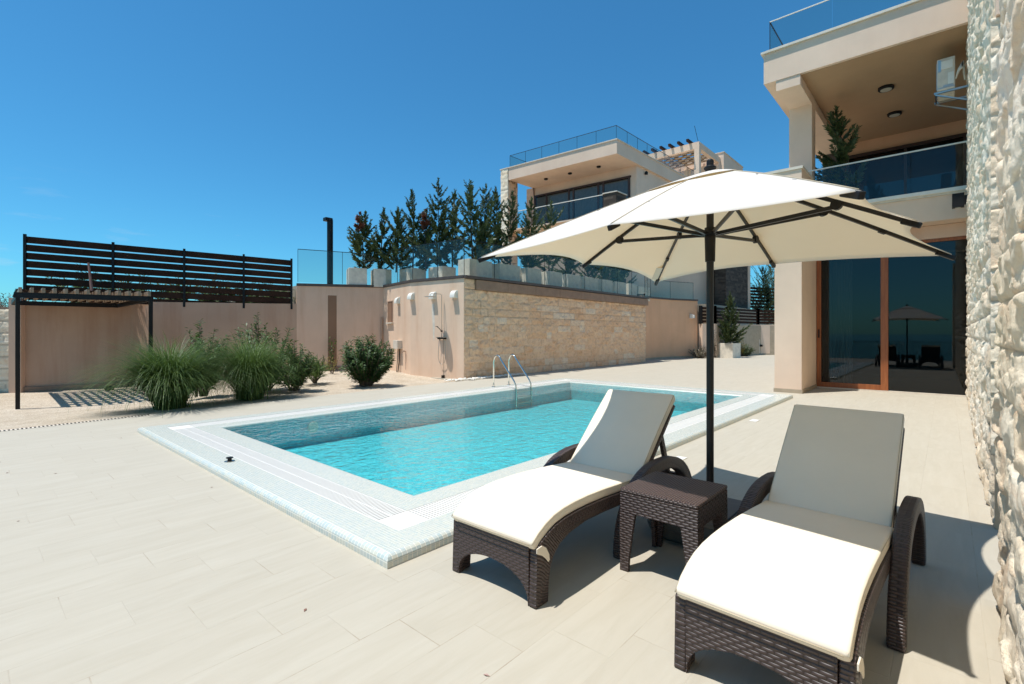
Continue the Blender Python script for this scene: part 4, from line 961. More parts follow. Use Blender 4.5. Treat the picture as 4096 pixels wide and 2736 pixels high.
# ------------------------------------------------------------------ vegetation
def leafmesh(name, quads, m, parent, local=True, mi=None):
    """quads: list of 4-vertex leaves"""
    me = bpy.data.meshes.new(name); q = np.array(quads, dtype=np.float32); n = len(q)
    me.vertices.add(n * 4); me.vertices.foreach_set('co', q.reshape(-1)); me.loops.add(n * 4); me.polygons.add(n)
    me.loops.foreach_set('vertex_index', np.arange(n * 4, dtype=np.int32)); me.polygons.foreach_set('loop_start', np.arange(n, dtype=np.int32) * 4)
    me.polygons.foreach_set('loop_total', np.full(n, 4, dtype=np.int32)); me.update(calc_edges=True)
    me.materials.append(m)
    o = bpy.data.objects.new(name, me); C.objects.link(o)
    if parent is not None: o.parent = parent
    return o
def conifer_mesh(seed, h=3.3, wd=.60, den=1.0, lean=.12):
    rg = np.random.default_rng(seed); quads = []; trunk = []
    ph = rg.uniform(0, 6.28)
    def tr(z): return np.array([lean * math.sin(z / h * 2.2 + ph) * z / h, lean * math.cos(z / h * 2.0 + ph) * z / h, z])
    nb = int(60 * den)
    for i in range(nb):
        u = (i + rg.uniform(0, .9)) / nb; z = 0.05 * h + u * .93 * h
        if rg.random() < .07: continue
        ang = rg.uniform(0, 2 * math.pi); prof = 1.08 * (1 - u) ** .62 + .10
        ln = wd * prof * rg.uniform(.40, 1.25) * (1.4 if rg.random() < .14 else 1); lift = rg.uniform(.12, 1.0) + .8 * u
        d = np.array([math.cos(ang), math.sin(ang), lift]); d /= np.linalg.norm(d); ln *= 1.35
        base = tr(z - .12); side = np.cross(d, [0, 0, 1.0]); side /= np.linalg.norm(side); up2 = np.cross(side, d)
        ns = int(14 + 24 * ln / wd)
        for k in range(ns):
            s = .12 + .88 * (k + rg.random()) / ns; p = base + d * ln * s + np.array([0, 0, .16 * ln * s * s])
            for sg in (-1, 1):
                dd = d * rg.uniform(.55, 1.1) + side * sg * rg.uniform(.2, .75) + up2 * rg.uniform(-.45, .5); dd /= np.linalg.norm(dd)
                l2 = (.19 * (1 - s * .5)) * rg.uniform(.55, 1.3) * (ln / wd * .45 + .55); wv = np.cross(dd, rg.normal(size=3)); wv /= np.linalg.norm(wv); wv *= l2 * .15
                quads.append([p - wv * .4, p + dd * l2 * .4 - wv, p + dd * l2, p + dd * l2 * .55 + wv])
    for k in range(40):   # leader
        z = h * (0.93 + .09 * k / 40); p = tr(z); dd = np.array([rg.normal() * .5, rg.normal() * .5, 1.0]); dd /= np.linalg.norm(dd); l2 = .12; wv = np.cross(dd, rg.normal(size=3)) * .015
        quads.append([p - wv, p + dd * l2 * .5 - wv, p + dd * l2, p + dd * l2 * .5 + wv])
    tp_ = [tuple(tr(h * k / 8)) for k in range(9)]
    return quads, tp_
protos = []
def conifer(x, y, z, h, wd, seed, label, group, root=None, m='conifer', den=1.0):
    o = top('cypress_tree', label, 'tree', (x, y, z), group)
    q, tp_ = conifer_mesh(seed, h, wd, den)
    leafmesh('crown', q, M[m], o)
    MB().tube(tp_, [.035 * (1 - .85 * k / 8) for k in range(9)], 6).build('trunk', M['bark'], o, local=True, smooth=True)
    return o
trees = [  # x, y, top z, width, note
 (10.95, 17.7, 6.35, .46, 'small cypress with a browned tip right of the black flue'),
 (11.55, 17.35, 6.55, .42, 'slender cypress second from the left in the terrace row'),
 (11.95, 16.9, 6.55, .60, 'broad cypress third from the left in the terrace row'),
 (12.25, 16.2, 7.15, .60, 'tall cypress fourth from the left with a ragged top'),
 (12.45, 15.6, 6.40, .52, 'short cypress with reddish brown twigs in the row middle'),
 (12.85, 15.2, 7.60, .62, 'tallest cypress in the terrace row with a bent leader'),
 (13.15, 14.8, 7.15, .52, 'cypress right behind the tallest one in the row'),
 (12.52, 13.0, 6.96, .58, 'cypress with forked crown above the corner of the stone wall'),
 (13.18, 13.0, 7.02, .58, 'cypress just left of the white stone column of the far house'),
 (13.90, 13.0, 7.05, .50, 'cypress in front of the left side of the white stone column'),
 (14.61, 13.0, 7.05, .58, 'yellowish cypress in front of the white stone column'),
 (15.80, 13.0, 7.00, .55, 'cypress in front of the far house balcony, left one'),
 (17.13, 13.0, 7.15, .55, 'cypress in front of the far house balcony, right one'),
 (18.6, 13.0, 6.3, .60, ''), (20.3, 13.0, 6.3, .60, ''), (22.2, 13.0, 6.2, .60, ''), (24.2, 13.2, 6.2, .60, '')]
for i, (x, y, zt_, wd, lb) in enumerate(trees):
    if not lb: lb = {13: 'cypress under the parasol edge, behind the fifth planter from the corner', 14: 'cypress behind the sixth planter from the corner', 15: 'cypress behind the eighth planter from the corner', 16: 'last cypress of the row, behind the ninth planter'}[i]
    conifer(x, y, TZ + .62, zt_ - TZ - .55, wd * 1.22, 100 + i, lb, 'cypress trees in planters on the terrace', m='conifer', den=[1.0, .75, 1.15, .85, .7, 1.05, .8, 1.1, .75, .9, .7, 1.0, .8, 1, 1, 1, 1][i])
# browned tips on two of them
for nm, (x, y, z, s_) in (('cypress_tree', (10.8, 17.75, 6.15, .3)), ('cypress_tree.004', (12.4, 15.55, 6.2, .34))):
    o = bpy.data.objects[nm]; q, _ = conifer_mesh(77, .75, .16, .22); off = Vector((x, y, z - .5)) - o.location
    leafmesh('browned_twigs', [[np.array(p) + np.array(off) for p in qq] for qq in q], M['conifer_rust'], o)

def planter(x0, y0, x1, y1, z0, z1, label, rot=0, group='white planters on the terrace'):
    cx_, cy_ = (x0 + x1) / 2, (y0 + y1) / 2
    o = top('planter', label, 'planter', (cx_, cy_, z0), group, rotz=rot); hx, hy = (x1 - x0) / 2, (y1 - y0) / 2; hz = z1 - z0; th = .05
    b = MB(); b.box(-hx, -hy, 0, hx, -hy + th, hz); b.box(-hx, hy - th, 0, hx, hy, hz); b.box(-hx, -hy + th, 0.001, -hx + th, hy - th, hz); b.box(hx - th, -hy + th, 0.001, hx, hy - th, hz)
    b.box(-hx + th, -hy + th, 0.001, hx - th, hy - th, .05); b.build('pot', M['concrete'], o, local=True, bevel=.006)
    MB().box(-hx + th, -hy + th, .05, hx - th, hy - th, hz - .05).build('soil', M['bark'], o, local=True)
    return o
xs = [(12.05, 13.20), (13.62, 14.82), (15.25, 16.15), (16.75, 17.65), (18.1, 19.1), (19.4, 20.6), (20.95, 22.0), (22.3, 23.4), (23.7, 24.6), (25.5, 26.9)]
for i, (a, c) in enumerate(xs):
    off = .35 if a > 25 else 0
    planter(a, 12.66 + off, c, 13.26 + off, TZ, 4.20, ('concrete planter in the stone wall row, ' + ['first from the corner', 'second from the corner', 'third from the corner', 'fourth from the corner', 'fifth from the corner', 'sixth from the corner', 'seventh from the corner', 'eighth from the corner', 'ninth from the corner', 'last at the far end'][i]))
for (x, y, lb) in ((12.75, 15.0, 'planter under the tallest cypress, lit side showing'), (12.3, 16.3, 'planter under the fourth cypress from the left'), (11.6, 17.5, 'grey planter in the terrace corner under slender cypresses'), (10.75, 17.95, 'planter nearest the black flue')):
    planter(x - .32, y - .42, x + .38, y + .42, TZ, 4.15, lb, rot=0.0 if x > 12 else R(-24))

bp = planter(33.9, 8.9, 34.8, 9.75, 0, .90, 'big white rough planter standing on the deck past the pool', R(18), None) if False else None
# big white planter on the deck beyond the pool (base at the measured spot)
BPx, BPy = V_(13.85, 31.3)
planter(BPx - .47, BPy - .47, BPx + .47, BPy + .47, 0, .92, 'big rough white cube planter on the deck beyond the pool', R(-12), None)
for nm in ['planter.014']:
    if nm in bpy.data.objects and 'group' in bpy.data.objects[nm]: pass
conifer(BPx + .05, BPy - .02, .80, 3.3, .62, 301, 'narrow cypress growing in the big white cube planter', None, den=1.3)
conifer(BPx - .25, BPy + .15, .80, 1.5, .55, 302, 'short twiggy cypress beside the tall one in the white cube planter', None, den=.6)

def oleander(x, y, z, h, wd, seed, label, stems=26, per=46, m='oleander', ll=.13, cat='bush', nm='oleander_bush', group=None, lw_=.25, up=.5):
    rg = np.random.default_rng(seed); o = top(nm, label, cat, (x, y, z), group); quads = []; b = MB()
    for i in range(stems):
        ang = rg.uniform(0, 6.28); r0 = rg.uniform(0, .12) * wd; rad = wd * .5 * math.sqrt(rg.random()) * 1.1; hh = h * rg.uniform(.5, 1.0) * (1 - .25 * (rad / (wd * .5)) ** 2)
        p0 = np.array([r0 * math.cos(ang), r0 * math.sin(ang), 0]); p2 = np.array([rad * math.cos(ang), rad * math.sin(ang), hh]); p1 = np.array([rad * .55 * math.cos(ang), rad * .55 * math.sin(ang), hh * .42])
        P = lambda s: (1-s)**2 * p0 + 2*s*(1-s) * p1 + s*s * p2
        b.tube([tuple(P(s)) for s in (0, .25, .5, .75, 1)], [.012, .011, .009, .007, .004], 4, cap=False)
        for k in range(per):
            s = .22 + .78 * ((k + rg.random()) / per); p = P(s); dd = P(min(1, s + .05)) - P(s - .05); dd /= np.linalg.norm(dd)
            rnd_ = rg.normal(size=3); rnd_ -= dd * rnd_.dot(dd); rnd_ /= np.linalg.norm(rnd_)
            d = dd * rg.uniform(up * .6, up * 1.6) + rnd_; d /= np.linalg.norm(d); l2 = ll * rg.uniform(.6, 1.15); sd = np.cross(d, dd); sd /= (np.linalg.norm(sd) + 1e-6); sd *= l2 * lw_ * .5
            p = p + rg.normal(size=3) * .012; mid = p + d * l2 * .5 + np.array([0, 0, .008]); quads.append([p, mid - sd, p + d * l2 - np.array([0, 0, .012]), mid + sd])
    leafmesh('foliage', quads, M[m], o); b.build('stems', M['bark'], o, local=True); return o
def grass(x, y, z, h, wd, seed, label, n=1500, lean=(0, 0)):
    rg = np.random.default_rng(seed); o = top('ornamental_grass', label, 'grass clump', (x, y, z)); quads = []
    for i in range(n):
        ang = rg.uniform(0, 6.28); q_ = rg.random(); L_ = h * rg.uniform(.70, 1.30); th0 = (.04 + .62 * q_) * rg.uniform(.5, 1.1); bend = rg.uniform(1.0, 2.5) * (.65 + .5 * q_)
        dr_ = np.array([math.cos(ang) + lean[0], math.sin(ang) + lean[1], 0]); dr_ /= np.linalg.norm(dr_); wv = np.array([-dr_[1], dr_[0], 0]) * rg.uniform(.0045, .0105)
        p = np.array([rg.normal() * .10, rg.normal() * .10, 0.0]); pr = None; ns = 8; sc_ = wd / 2.0
        for k in range(ns + 1):
            s = k / ns; a = th0 + bend * s ** 2.0
            if k: p = p + (dr_ * math.sin(a) * sc_ + np.array([0, 0, math.cos(a)])) * L_ / ns
            if k and p[2] < .02: break
            wk = wv * (1 - s * .85)
            if pr is not None: quads.append([pr[0], pr[1], p + wk, p - wk])
            pr = (p - wk, p + wk)
    leafmesh('blades', quads, M['grass'], o); return o
grass(3.05, 12.5, -.06, 1.50, 2.6, 1, 'largest clump of arching ornamental grass, left of the other', 4800, (-.10, .11))
grass(4.72, 12.65, -.04, 1.50, 2.1, 2, 'second ornamental grass clump, in the middle of the gravel bed', 3800, (-.05, .05))
oleander(4.25, 14.6, -.1, 2.05, 1.2, 3, 'oleander rising behind the largest grass clump', 46, 64, ll=.16)
oleander(5.65, 14.2, -.05, 2.15, 1.7, 4, 'wide oleander behind the second grass clump', 70, 64, ll=.16)
oleander(6.09, 13.3, -.02, 1.45, 1.05, 5, 'oleander with upright shoots right of the grasses', 46, 60, ll=.15)
oleander(8.02, 12.85, 0, 1.55, 1.5, 6, 'dense round oleander bush in front of the electric box', 170, 64, ll=.14)
oleander(7.25, 14.4, .03, .85, .75, 7, 'low yucca like plant with pale strappy leaves', 16, 34, m='grass', ll=.36, nm='yucca', cat='plant', lw_=.07, up=1.1)
oleander(9.55, 17.65, .2, 1.5, .45, 8, 'thin climber against the dark wall stripe', 5, 12, m='oleander', ll=.16, nm='climbing_vine', cat='plant', lw_=.4)
oleander(9.0, 16.6, .1, .9, .55, 19, 'small pale shrub left of the round bush', 7, 14, m='yellowleaf', ll=.10, nm='small_shrub', cat='bush', lw_=.3)
oleander(30.7, 11.5, 0, .85, 1.7, 9, 'low grey shrub with purplish stalks at the end of the ochre wall', 60, 34, m='lavender', ll=.10, nm='lavender_shrub', cat='bush', lw_=.25)
oleander(35.2, 10.2, 0, .85, 1.2, 10, 'spiky low shrub right of the white cube planter', 30, 40, m='conifer', ll=.2, nm='rosemary_shrub', cat='bush', lw_=.14)
oleander(31.75, 10.95, 0, 2.3, .5, 11, 'climbing vine at the left end of the low peach wall', 7, 22, m='lavender', ll=.14, nm='climbing_vine', cat='plant', lw_=.4)
oleander(32.9, 10.62, 0, 2.2, .5, 12, 'yellow leaved climbing vine behind the parasol pole', 7, 22, m='yellowleaf', ll=.13, nm='climbing_vine', cat='plant', lw_=.5)
oleander(34.6, 10.3, 0, 1.7, .6, 13, 'yellow leaved vine behind the white cube planter', 7, 24, m='yellowleaf', ll=.13, nm='climbing_vine', cat='plant', lw_=.5)
conifer(*V_(20.0, 37.0), 2.1, 2.8, .8, 303, 'cypress half hidden by the villa pier', None, den=.8)
bpy.data.objects[ [o.name for o in C.objects if o.get('label') == 'cypress half hidden by the villa pier'][0] ].location.z = .5
for i, (l, d, zt_, wd) in enumerate(((21.0, 41.0, 7.0, 1.6), (23.0, 43.5, 8.6, 1.9), (25.5, 45.0, 9.3, 2.0))):
    x, y = V_(l, d); conifer(x, y, 2.0, zt_ - 2, wd, 310 + i, 'dark evergreen beyond the black fences, ' + ['leftmost and lowest', 'middle one', 'rightmost, behind the pier'][i], 'evergreens beyond the far fence', den=2.4)
# bushes behind the left fence
for i, (l, d, h_, w_) in enumerate(((-14.9, 17.0, 1.5, 1.7), (-13.0, 16.9, 1.25, 1.6), (-12.1, 17.6, 1.2, 1.5), (-11.0, 18.1, 1.3, 1.6), (-10.1, 18.8, 1.25, 1.5), (-9.3, 19.2, 1.2, 1.4))):
    x, y = V_(l, d); oleander(x, y, 2.45, h_, w_, 40 + i, 'oleander seen through the slatted fence, ' + ['above the pergola', 'right of the leaning stick', 'second right of the stick', 'beside the middle fence post', 'left of the last but one post', 'nearest the right end post'][i], 40, 50, ll=.17, group='oleanders behind the slatted fence')
x, y = V_(-19.4, 19.0); oleander(x, y, 2.1, 1.0, 3.0, 60, 'dry olive bush above the white stone wall at the left edge', 60, 40, m='lavender', ll=.13)
tw2 = MB().wallseg(V_(-11.0, 20.6), V_(-8.2, 21.6), .25, 2.4, 2.98).build('boundary_wall', M['cream']); tag(tw2, 'short pale boundary wall seen through the right end of the slatted fence', 'wall')
# plant on the balcony
pt = top('balcony_plant', 'dark potted cypress standing on the balcony behind the glass', 'plant', (16.4, 2.05, 4.93))
MB().lathe([(.17, 0), (.23, .42), (.21, .42), (.19, .36)], (16.4, 2.05, 4.93), 20).build('pot', M['coping_tan'], pt)
q, tp_ = conifer_mesh(401, 2.6, .50, .75, .3); leafmesh('crown', [[np.array(p) + np.array([0, 0, .35]) for p in qq] for qq in q], M['conifer'], pt)
MB().tube([(a, c, e + .35) for a, c, e in tp_], .025, 6).build('trunk', M['bark'], pt, local=True)

# ------------------------------------------------------------------ sun loungers
def spl(pts, x):
    for (a, za), (c, zc) in zip(pts[:-1], pts[1:]):
        if x <= c: return za + (zc - za) * (x - a) / (c - a)
    return pts[-1][1]
ZT = [(-.03, .372), (.03, .420), (.10, .455), (.18, .482), (.28, .498), (.40, .505), (.55, .506), (.75, .499), (1.0, .483), (1.2, .467), (1.30, .460)]
LWD = .70
def sweep_cushion(b, prof, w, th, rd=.015):
    """profile points (x,z) of the top surface; rounded-rectangle section swept along it"""
    P = [Vector((x, 0, z)) for x, z in prof]; n = len(P); ringn = None
    sec = []
    for cxs, czs, a0 in ((w/2 - rd, -rd, 0), (-(w/2 - rd), -rd, 90), (-(w/2 - rd), -th + rd, 180), (w/2 - rd, -th + rd, 270)):
        for k in range(4):
            a = R(a0 + 30 * k); sec.append((cxs + rd * math.cos(a), czs + rd * math.sin(a)))
    K = len(sec); base = len(b.v)
    stations = []
    for i in range(n):
        t = (P[min(i+1, n-1)] - P[max(i-1, 0)]).normalized(); nrm = Vector((-t.z, 0, t.x)); stations.append((P[i], t, nrm, 1.0))
    s0 = stations[0]; s1 = stations[-1]
    def shr(s, d, f): return (s[0] + s[1] * d, s[1], s[2], f)
    seq = [shr(s0, -.006, .55), shr(s0, 0, .86)] + [shr(s0, .014, 1.0)] + stations[1:-1] + [shr(s1, -.014, 1.0), shr(s1, 0, .86), shr(s1, .006, .55)]
    for (p, t, nr, f) in seq:
        for (y, z) in sec:
            zz = -th/2 + (z + th/2) * f; yy = y if f == 1 else math.copysign(max(0, abs(y) - (1 - f) * .03), y)
            q = p + nr * zz; b.v.append((q.x, yy, q.z))
    for i in range(len(seq) - 1):
        for k in range(K): b.f.append((base + i*K + k, base + i*K + (k+1) % K, base + (i+1)*K + (k+1) % K, base + (i+1)*K + k))
    b.f.append(tuple(base + k for k in range(K))); b.f.append(tuple(base + (len(seq)-1)*K + k for k in range(K - 1, -1, -1)))
def radial_uv(o, cx_, cz_, rr):
    me = o.data; uv = me.uv_layers[0].data
    for p in me.polygons:
        side = abs(p.normal.y) > .7
        for li in p.loop_indices:
            v = me.vertices[me.loops[li].vertex_index].co; dx, dz = v.x - cx_, v.z - cz_
            uv[li].uv = ((math.hypot(dx, dz) if side else v.y), math.atan2(dz, dx) * rr)
    return o
def make_lounger():
    o = top('sun_lounger', '', 'sun lounger', (0, 0, 0), 'sun loungers beside the pool')
    hw = LWD / 2
    # seat and back cushions
    b = MB(); sweep_cushion(b, [(x, z) for x, z in ZT], .675, .064); seat = b.build('seat_cushion', M['cushion'], o, local=True, smooth=True)
    b = MB(); bp_ = [(1.285 + .655 * u, .458 + .565 * u + .012 * math.sin(u * math.pi)) for u in [i / 10 for i in range(11)]]; sweep_cushion(b, bp_, .645, .064); back = b.build('back_cushion', M['cushion'], o, local=True, smooth=True)
    for cu, prof, w_ in ((seat, ZT, .675), (back, bp_, .645)):
        b = MB()
        for sg in (-1, 1): b.tube([(x, sg * (w_/2 - .004), z - .009) for x, z in prof], .0035, 5)
        b.tube([(prof[0][0] - .004, -w_/2 + .02, prof[0][1] - .010), (prof[0][0] - .004, w_/2 - .02, prof[0][1] - .010)], .0035, 5)
        b.build('piping', M['piping'], cu, local=True, smooth=True)
    b = MB(); b.extr([(-.016, .345), (.03, .350), (.07, .325), (.098, .280), (.102, .245), (.090, .238), (.070, .262), (.035, .292), (-.016, .318)], 1, -.362, -.355); b.build('cushion_flap', M['cushion'], seat, local=True, bevel=.002)
    # side panels: foot leg running into the arched rail
    bot = [(.105, 0), (.112, .10), (.128, .19), (.16, .25), (.22, .295), (.32, .33), (.50, .350), (.75, .345), (1.0, .330), (1.45, .315)]
    top_ = [(1.45, .395)] + [(x, z - .062) for x, z in ZT[::-1] if x > 0.0]
    for sg in (-1, 1):
        b = MB(); b.extr([(-.012, 0)] + bot + top_ + [(.0, .33)], 1, sg * hw, sg * (hw - .055)); radial_uv(b.build('side_rail', M['wicker_arm'], o, local=True, bevel=.008), .62, -.15, .55)
    # foot panel with arch
    a_ = [(-hw + .056, 0.0)] + [(-(hw - .08) * math.cos(t), .165 * math.sin(t) ** .8 if 0 < t < math.pi else 0) for t in [i * math.pi / 16 for i in range(17)]] + [(hw - .056, 0.0)]
    a_ = [(-hw + .056, .001)] + [(-(hw - .062) * math.cos(t), .001 + .185 * max(0, math.sin(t)) ** .75) for t in [i * math.pi / 20 for i in range(21)]] + [(hw - .056, .001)]
    b = MB(); b.extr(a_ + [(hw - .056, .335), (-hw + .056, .335)], 0, -.010, .028); b.build('foot_panel', M['wicker'], o, local=True, bevel=.003)
    # seat deck
    b = MB()
    for x0, x1 in zip([z[0] for z in ZT[:-1]], [z[0] for z in ZT[1:]]):
        if x0 < 0: continue
        za, zb_ = spl(ZT, x0) - .078, spl(ZT, x1) - .078
        b.extr([(x0, za - .01), (x1, zb_ - .01), (x1, zb_ + .008), (x0, za + .008)], 1, -hw + .054, hw - .054)
    b.build('seat_deck', M['wicker'], o, local=True)
    # arms, tall arches outside the rails
    for sg in (-1, 1):
        b = MB(); cx_ = 1.50; outer = []; inner = []
        for k in range(25):
            t = math.pi * k / 24; outer.append((cx_ - .66 * math.copysign(abs(math.cos(t)) ** .80, math.cos(t)), .560 * max(0, math.sin(t)) ** .90)); inner.append((cx_ - .572 * math.copysign(abs(math.cos(t)) ** .85, math.cos(t)), .470 * max(0, math.sin(t)) ** .92))
        y0, y1 = sg * (hw - .004), sg * (hw + .072)
        n = len(outer); vs = [(x, y, z) for y in (y0, y1) for x, z in outer] + [(x, y, z) for y in (y0, y1) for x, z in inner]
        fs = []
        for i in range(n - 1):
            fs += [(i, i+1, n+i+1, n+i), (2*n+i, 3*n+i, 3*n+i+1, 2*n+i+1), (i, 2*n+i, 2*n+i+1, i+1), (n+i, n+i+1, 3*n+i+1, 3*n+i)]
        fs += [(0, n, 3*n, 2*n), (n-1, 3*n-1, 4*n-1, 2*n-1)]
        b.add(vs, fs); radial_uv(b.build('arm', M['wicker_arm'], o, local=True, bevel=.012), 1.5, -.08, .60)
    # back frame, prop and rear beam
    b = MB(); dx, dz = .655, .565; ln = math.hypot(dx, dz); nx2, nz2 = -dz / ln, dx / ln
    def BP(u, off): return (1.285 + dx * u - nx2 * off, .458 + dz * u - nz2 * off)
    b.extr([BP(-.04, .064), BP(.93, .064), BP(.95, .10), BP(-.04, .11)], 1, -.325, .325); b.build('back_frame', M['wicker'], o, local=True, bevel=.01)
    b = MB()
    for y in (-.27, .27): b.bar((1.285 + dx * .62 - nx2 * .11, y, .458 + dz * .62 - nz2 * .11), (1.93, y, .33), .045, .03, (0, 1, 0))
    b.bar((1.93, -.34, .325), (1.93, .34, .325), .05, .06); b.build('back_prop', M['wicker'], o, local=True)
    for sg in (-1, 1): MB().box(1.40, sg * (hw - .052), .26, 2.08, sg * (hw - .006), .345).build('rear_rail', M['wicker'], o, local=True, bevel=.006)
    return o
lo1 = make_lounger(); lo1['label'] = 'wicker lounger with cream cushions nearest the pool, left of the side table'
lo1.location = (2.16, 2.072, 0); lo1.rotation_euler = (0, 0, R(0.3))
lo2 = copy_tree(lo1); lo2['label'] = 'wicker lounger with cream cushions nearest the stone wall, right of the side table'
lo2.location = (2.205, 0.60, 0); lo2.rotation_euler = (0, 0, R(-2.0))

# ------------------------------------------------------------------ side table
ta = top('side_table', 'square brown wicker side table between the two loungers', 'table', (3.147, 1.35, 0))
x0, x1, y0, y1, zt2 = 2.883, 3.41, 1.093, 1.608, .540
MB().box(x0, y0, zt2 - .03, x1, y1, zt2).build('table_top', M['wicker_top'], ta, bevel=.012, seg=3)
b = MB(); th = .03
b.box(x0 + .002, y0 + .002, zt2 - .155, x0 + th, y1 - .002, zt2 - .031); b.box(x1 - th, y0 + .002, zt2 - .155, x1 - .002, y1 - .002, zt2 - .031)
b.box(x0 + th, y0 + .002, zt2 - .154, x1 - th, y0 + th, zt2 - .031); b.box(x0 + th, y1 - th, zt2 - .154, x1 - th, y1 - .002, zt2 - .031); b.build('apron', M['wicker'], ta, bevel=.003)
for sx in (0, 1):
    for sy in (0, 1):
        cxx, cyy = (x0 + .002, x1 - .002)[sx], (y0 + .002, y1 - .002)[sy]; dx_, dy_ = (1, -1)[sx], (1, -1)[sy]; b = MB()
        prof = [(0, zt2 - .157), (.105, zt2 - .157), (.085, .26), (.062, .10), (.055, 0), (0, 0)]
        tt = .028
        vs = [(cxx + dx_ * p, cyy + dy_ * q, z) for (p, z) in prof for q in (0, tt)]; k = len(prof)
        b.add(vs, [tuple(2*i for i in range(k)), tuple(2*i+1 for i in range(k - 1, -1, -1))] + [(2*i, 2*((i+1) % k), 2*((i+1) % k)+1, 2*i+1) for i in range(k)])
        prof2 = [(tt, zt2 - .158), (.105, zt2 - .158), (.085, .26), (.062, .10), (.055, 0.001), (tt, 0.001)]
        vs = [(cxx + dx_ * q, cyy + dy_ * p, z) for (p, z) in prof2 for q in (.001, tt)]
        b.add(vs, [tuple(2*i for i in range(k)), tuple(2*i+1 for i in range(k - 1, -1, -1))] + [(2*i, 2*((i+1) % k), 2*((i+1) % k)+1, 2*i+1) for i in range(k)])
        b.build('leg', M['wicker'], ta)

# ------------------------------------------------------------------ parasol
ux, uy = 3.843, 1.364
um = top('parasol', 'large square cream parasol with charcoal pole and eight ribs', 'parasol', (ux, uy, 0))
HZ = 2.79; TH0 = 2.2372
TIPZ = [2.143, 2.200, 2.131, 2.193, 2.132, 2.200, 2.125, 2.212]
def tip(i):
    ang = TH0 + i * math.pi / 4; cor = i % 2 == 0
    r_ = 1.785 if cor else 1.258; z = TIPZ[i]
    return ang, r_, z
def ribp(i, t, dz=0.0):
    ang, r_, z = tip(i); return Vector((ux + r_ * t * math.cos(ang), uy + r_ * t * math.sin(ang), HZ - (HZ - z) * t ** 1.13 + dz))
def canopy(b, t0, t1, dz, sag, nt_=16, ns=10, under=.005, scallop=0.0):
    for i in range(8):
        base = len(b.v); 
        for a in range(nt_ + 1):
            t = t0 + (t1 - t0) * a / nt_
            for s_ in range(ns + 1):
                s = s_ / ns; p = ribp(i, t, dz).lerp(ribp((i + 1) % 8, t, dz), s); k = 4 * s * (1 - s)
                c = Vector((ux, uy, p.z)); dirn = (c - p); 
                pl_ = k * (sag if isinstance(sag, float) else sag[i]) * (t / t1) ** 3; p = p + dirn * pl_ + Vector((0, 0, (HZ - p.z) * pl_)) + Vector((0, 0, -k * .018 * t + scallop * k * (t - t0) / (t1 - t0) * 1.0))
                b.v.append(tuple(p))
        W_ = ns + 1
        for a in range(nt_):
            for s_ in range(ns): b.f.append((base + a*W_ + s_, base + (a+1)*W_ + s_, base + (a+1)*W_ + s_ + 1, base + a*W_ + s_ + 1))
def weld_build(b, name, m, parent, thick):
    import bmesh
    o = b.build(name, m, parent, smooth=True, fix=False); bm = bmesh.new(); bm.from_mesh(o.data); bmesh.ops.remove_doubles(bm, verts=bm.verts, dist=.0005); bmesh.ops.recalc_face_normals(bm, faces=bm.faces); bm.to_mesh(o.data); bm.free()
    s = o.modifiers.new('thickness', 'SOLIDIFY'); s.thickness = thick; s.offset = -1
    return o
SAG = [.02, .02, .06, .10, .045, .07, .085, .11]
b = MB(); canopy(b, .10, 1.0, 0.0, SAG); can = weld_build(b, 'canopy', M['canvas'], um, .002)
b = MB(); canopy(b, .02, .27, .010, .05, 6, 8, scallop=.012); weld_build(b, 'canopy_vent', M['canvas'], can, .002)
b = MB(); b.tube([(ux, uy, .10), (ux, uy, 2.78)], .027, 20); b.build('pole', M['umbmetal'], um, smooth=False)
MB().lathe([(.03, -.03), (.045, -.01), (.045, .0), (.028, .012), (.026, .05), (.016, .062)], (ux, uy, HZ + .035), 24).build('finial', M['dark'], um)
MB().lathe([(.036, -.20), (.040, -.02), (.040, .0), (.075, .005), (.075, .022), (.04, .03), (.04, .06)], (ux, uy, 2.30), 24).build('runner_hub', M['dark'], um)
MB().lathe([(.03, 0), (.06, .01), (.06, .03), (.03, .04)], (ux, uy, 2.71), 20).build('crown_hub', M['dark'], um)
for i in range(8):
    ang, r_, z = tip(i); pts = [ribp(i, t, -.018) for t in [.04, .2, .4, .6, .8, .985]]
    b = MB()
    for A, B in zip(pts[:-1], pts[1:]): b.bar(A, B + (B - A).normalized() * .004, .016, .026)
    rib = b.build('rib', M['umbmetal'], um)
    b = MB(); A = ribp(i, .93, -.026); B = ribp(i, 1.004, -.020); b.bar(A, B, .028, .034); b.build('rib_end_cap', M['dark'], rib, bevel=.006)
    t = .84 / r_; J = ribp(i, t, -.05); Hh = Vector((ux + .05 * math.cos(ang), uy + .05 * math.sin(ang), 2.31)); Jc = J
    MB().bar(Hh, Jc, .016, .026).build('strut', M['umbmetal'], um)
    b = MB(); sdx = Vector((-math.sin(ang), math.cos(ang), 0)); b2 = []
    n = 14; c0 = J + Vector((0, 0, .012)); vs = [tuple(c0 + sdx * q + (Vector((math.cos(ang), math.sin(ang), 0)) * math.cos(2*math.pi*k/n) + Vector((0, 0, 1)) * math.sin(2*math.pi*k/n)) * .034) for q in (-.016, .016) for k in range(n)]
    b.add(vs, [tuple(range(n - 1, -1, -1)), tuple(range(n, 2*n))] + [(k, (k+1) % n, (k+1) % n + n, k + n) for k in range(n)]); b.build('joint', M['dark'], rib)
    if not i % 2: MB().bar(ribp(i, .70, -.022), ribp(i, .725, -.022), .024, .034).build('rib_collar', M['dark'], rib)
A = ribp(6, .80, -.03); B = ribp(6, .93, -.03); sd = Vector((-math.sin(tip(6)[0]), math.cos(tip(6)[0]), 0)) * .035
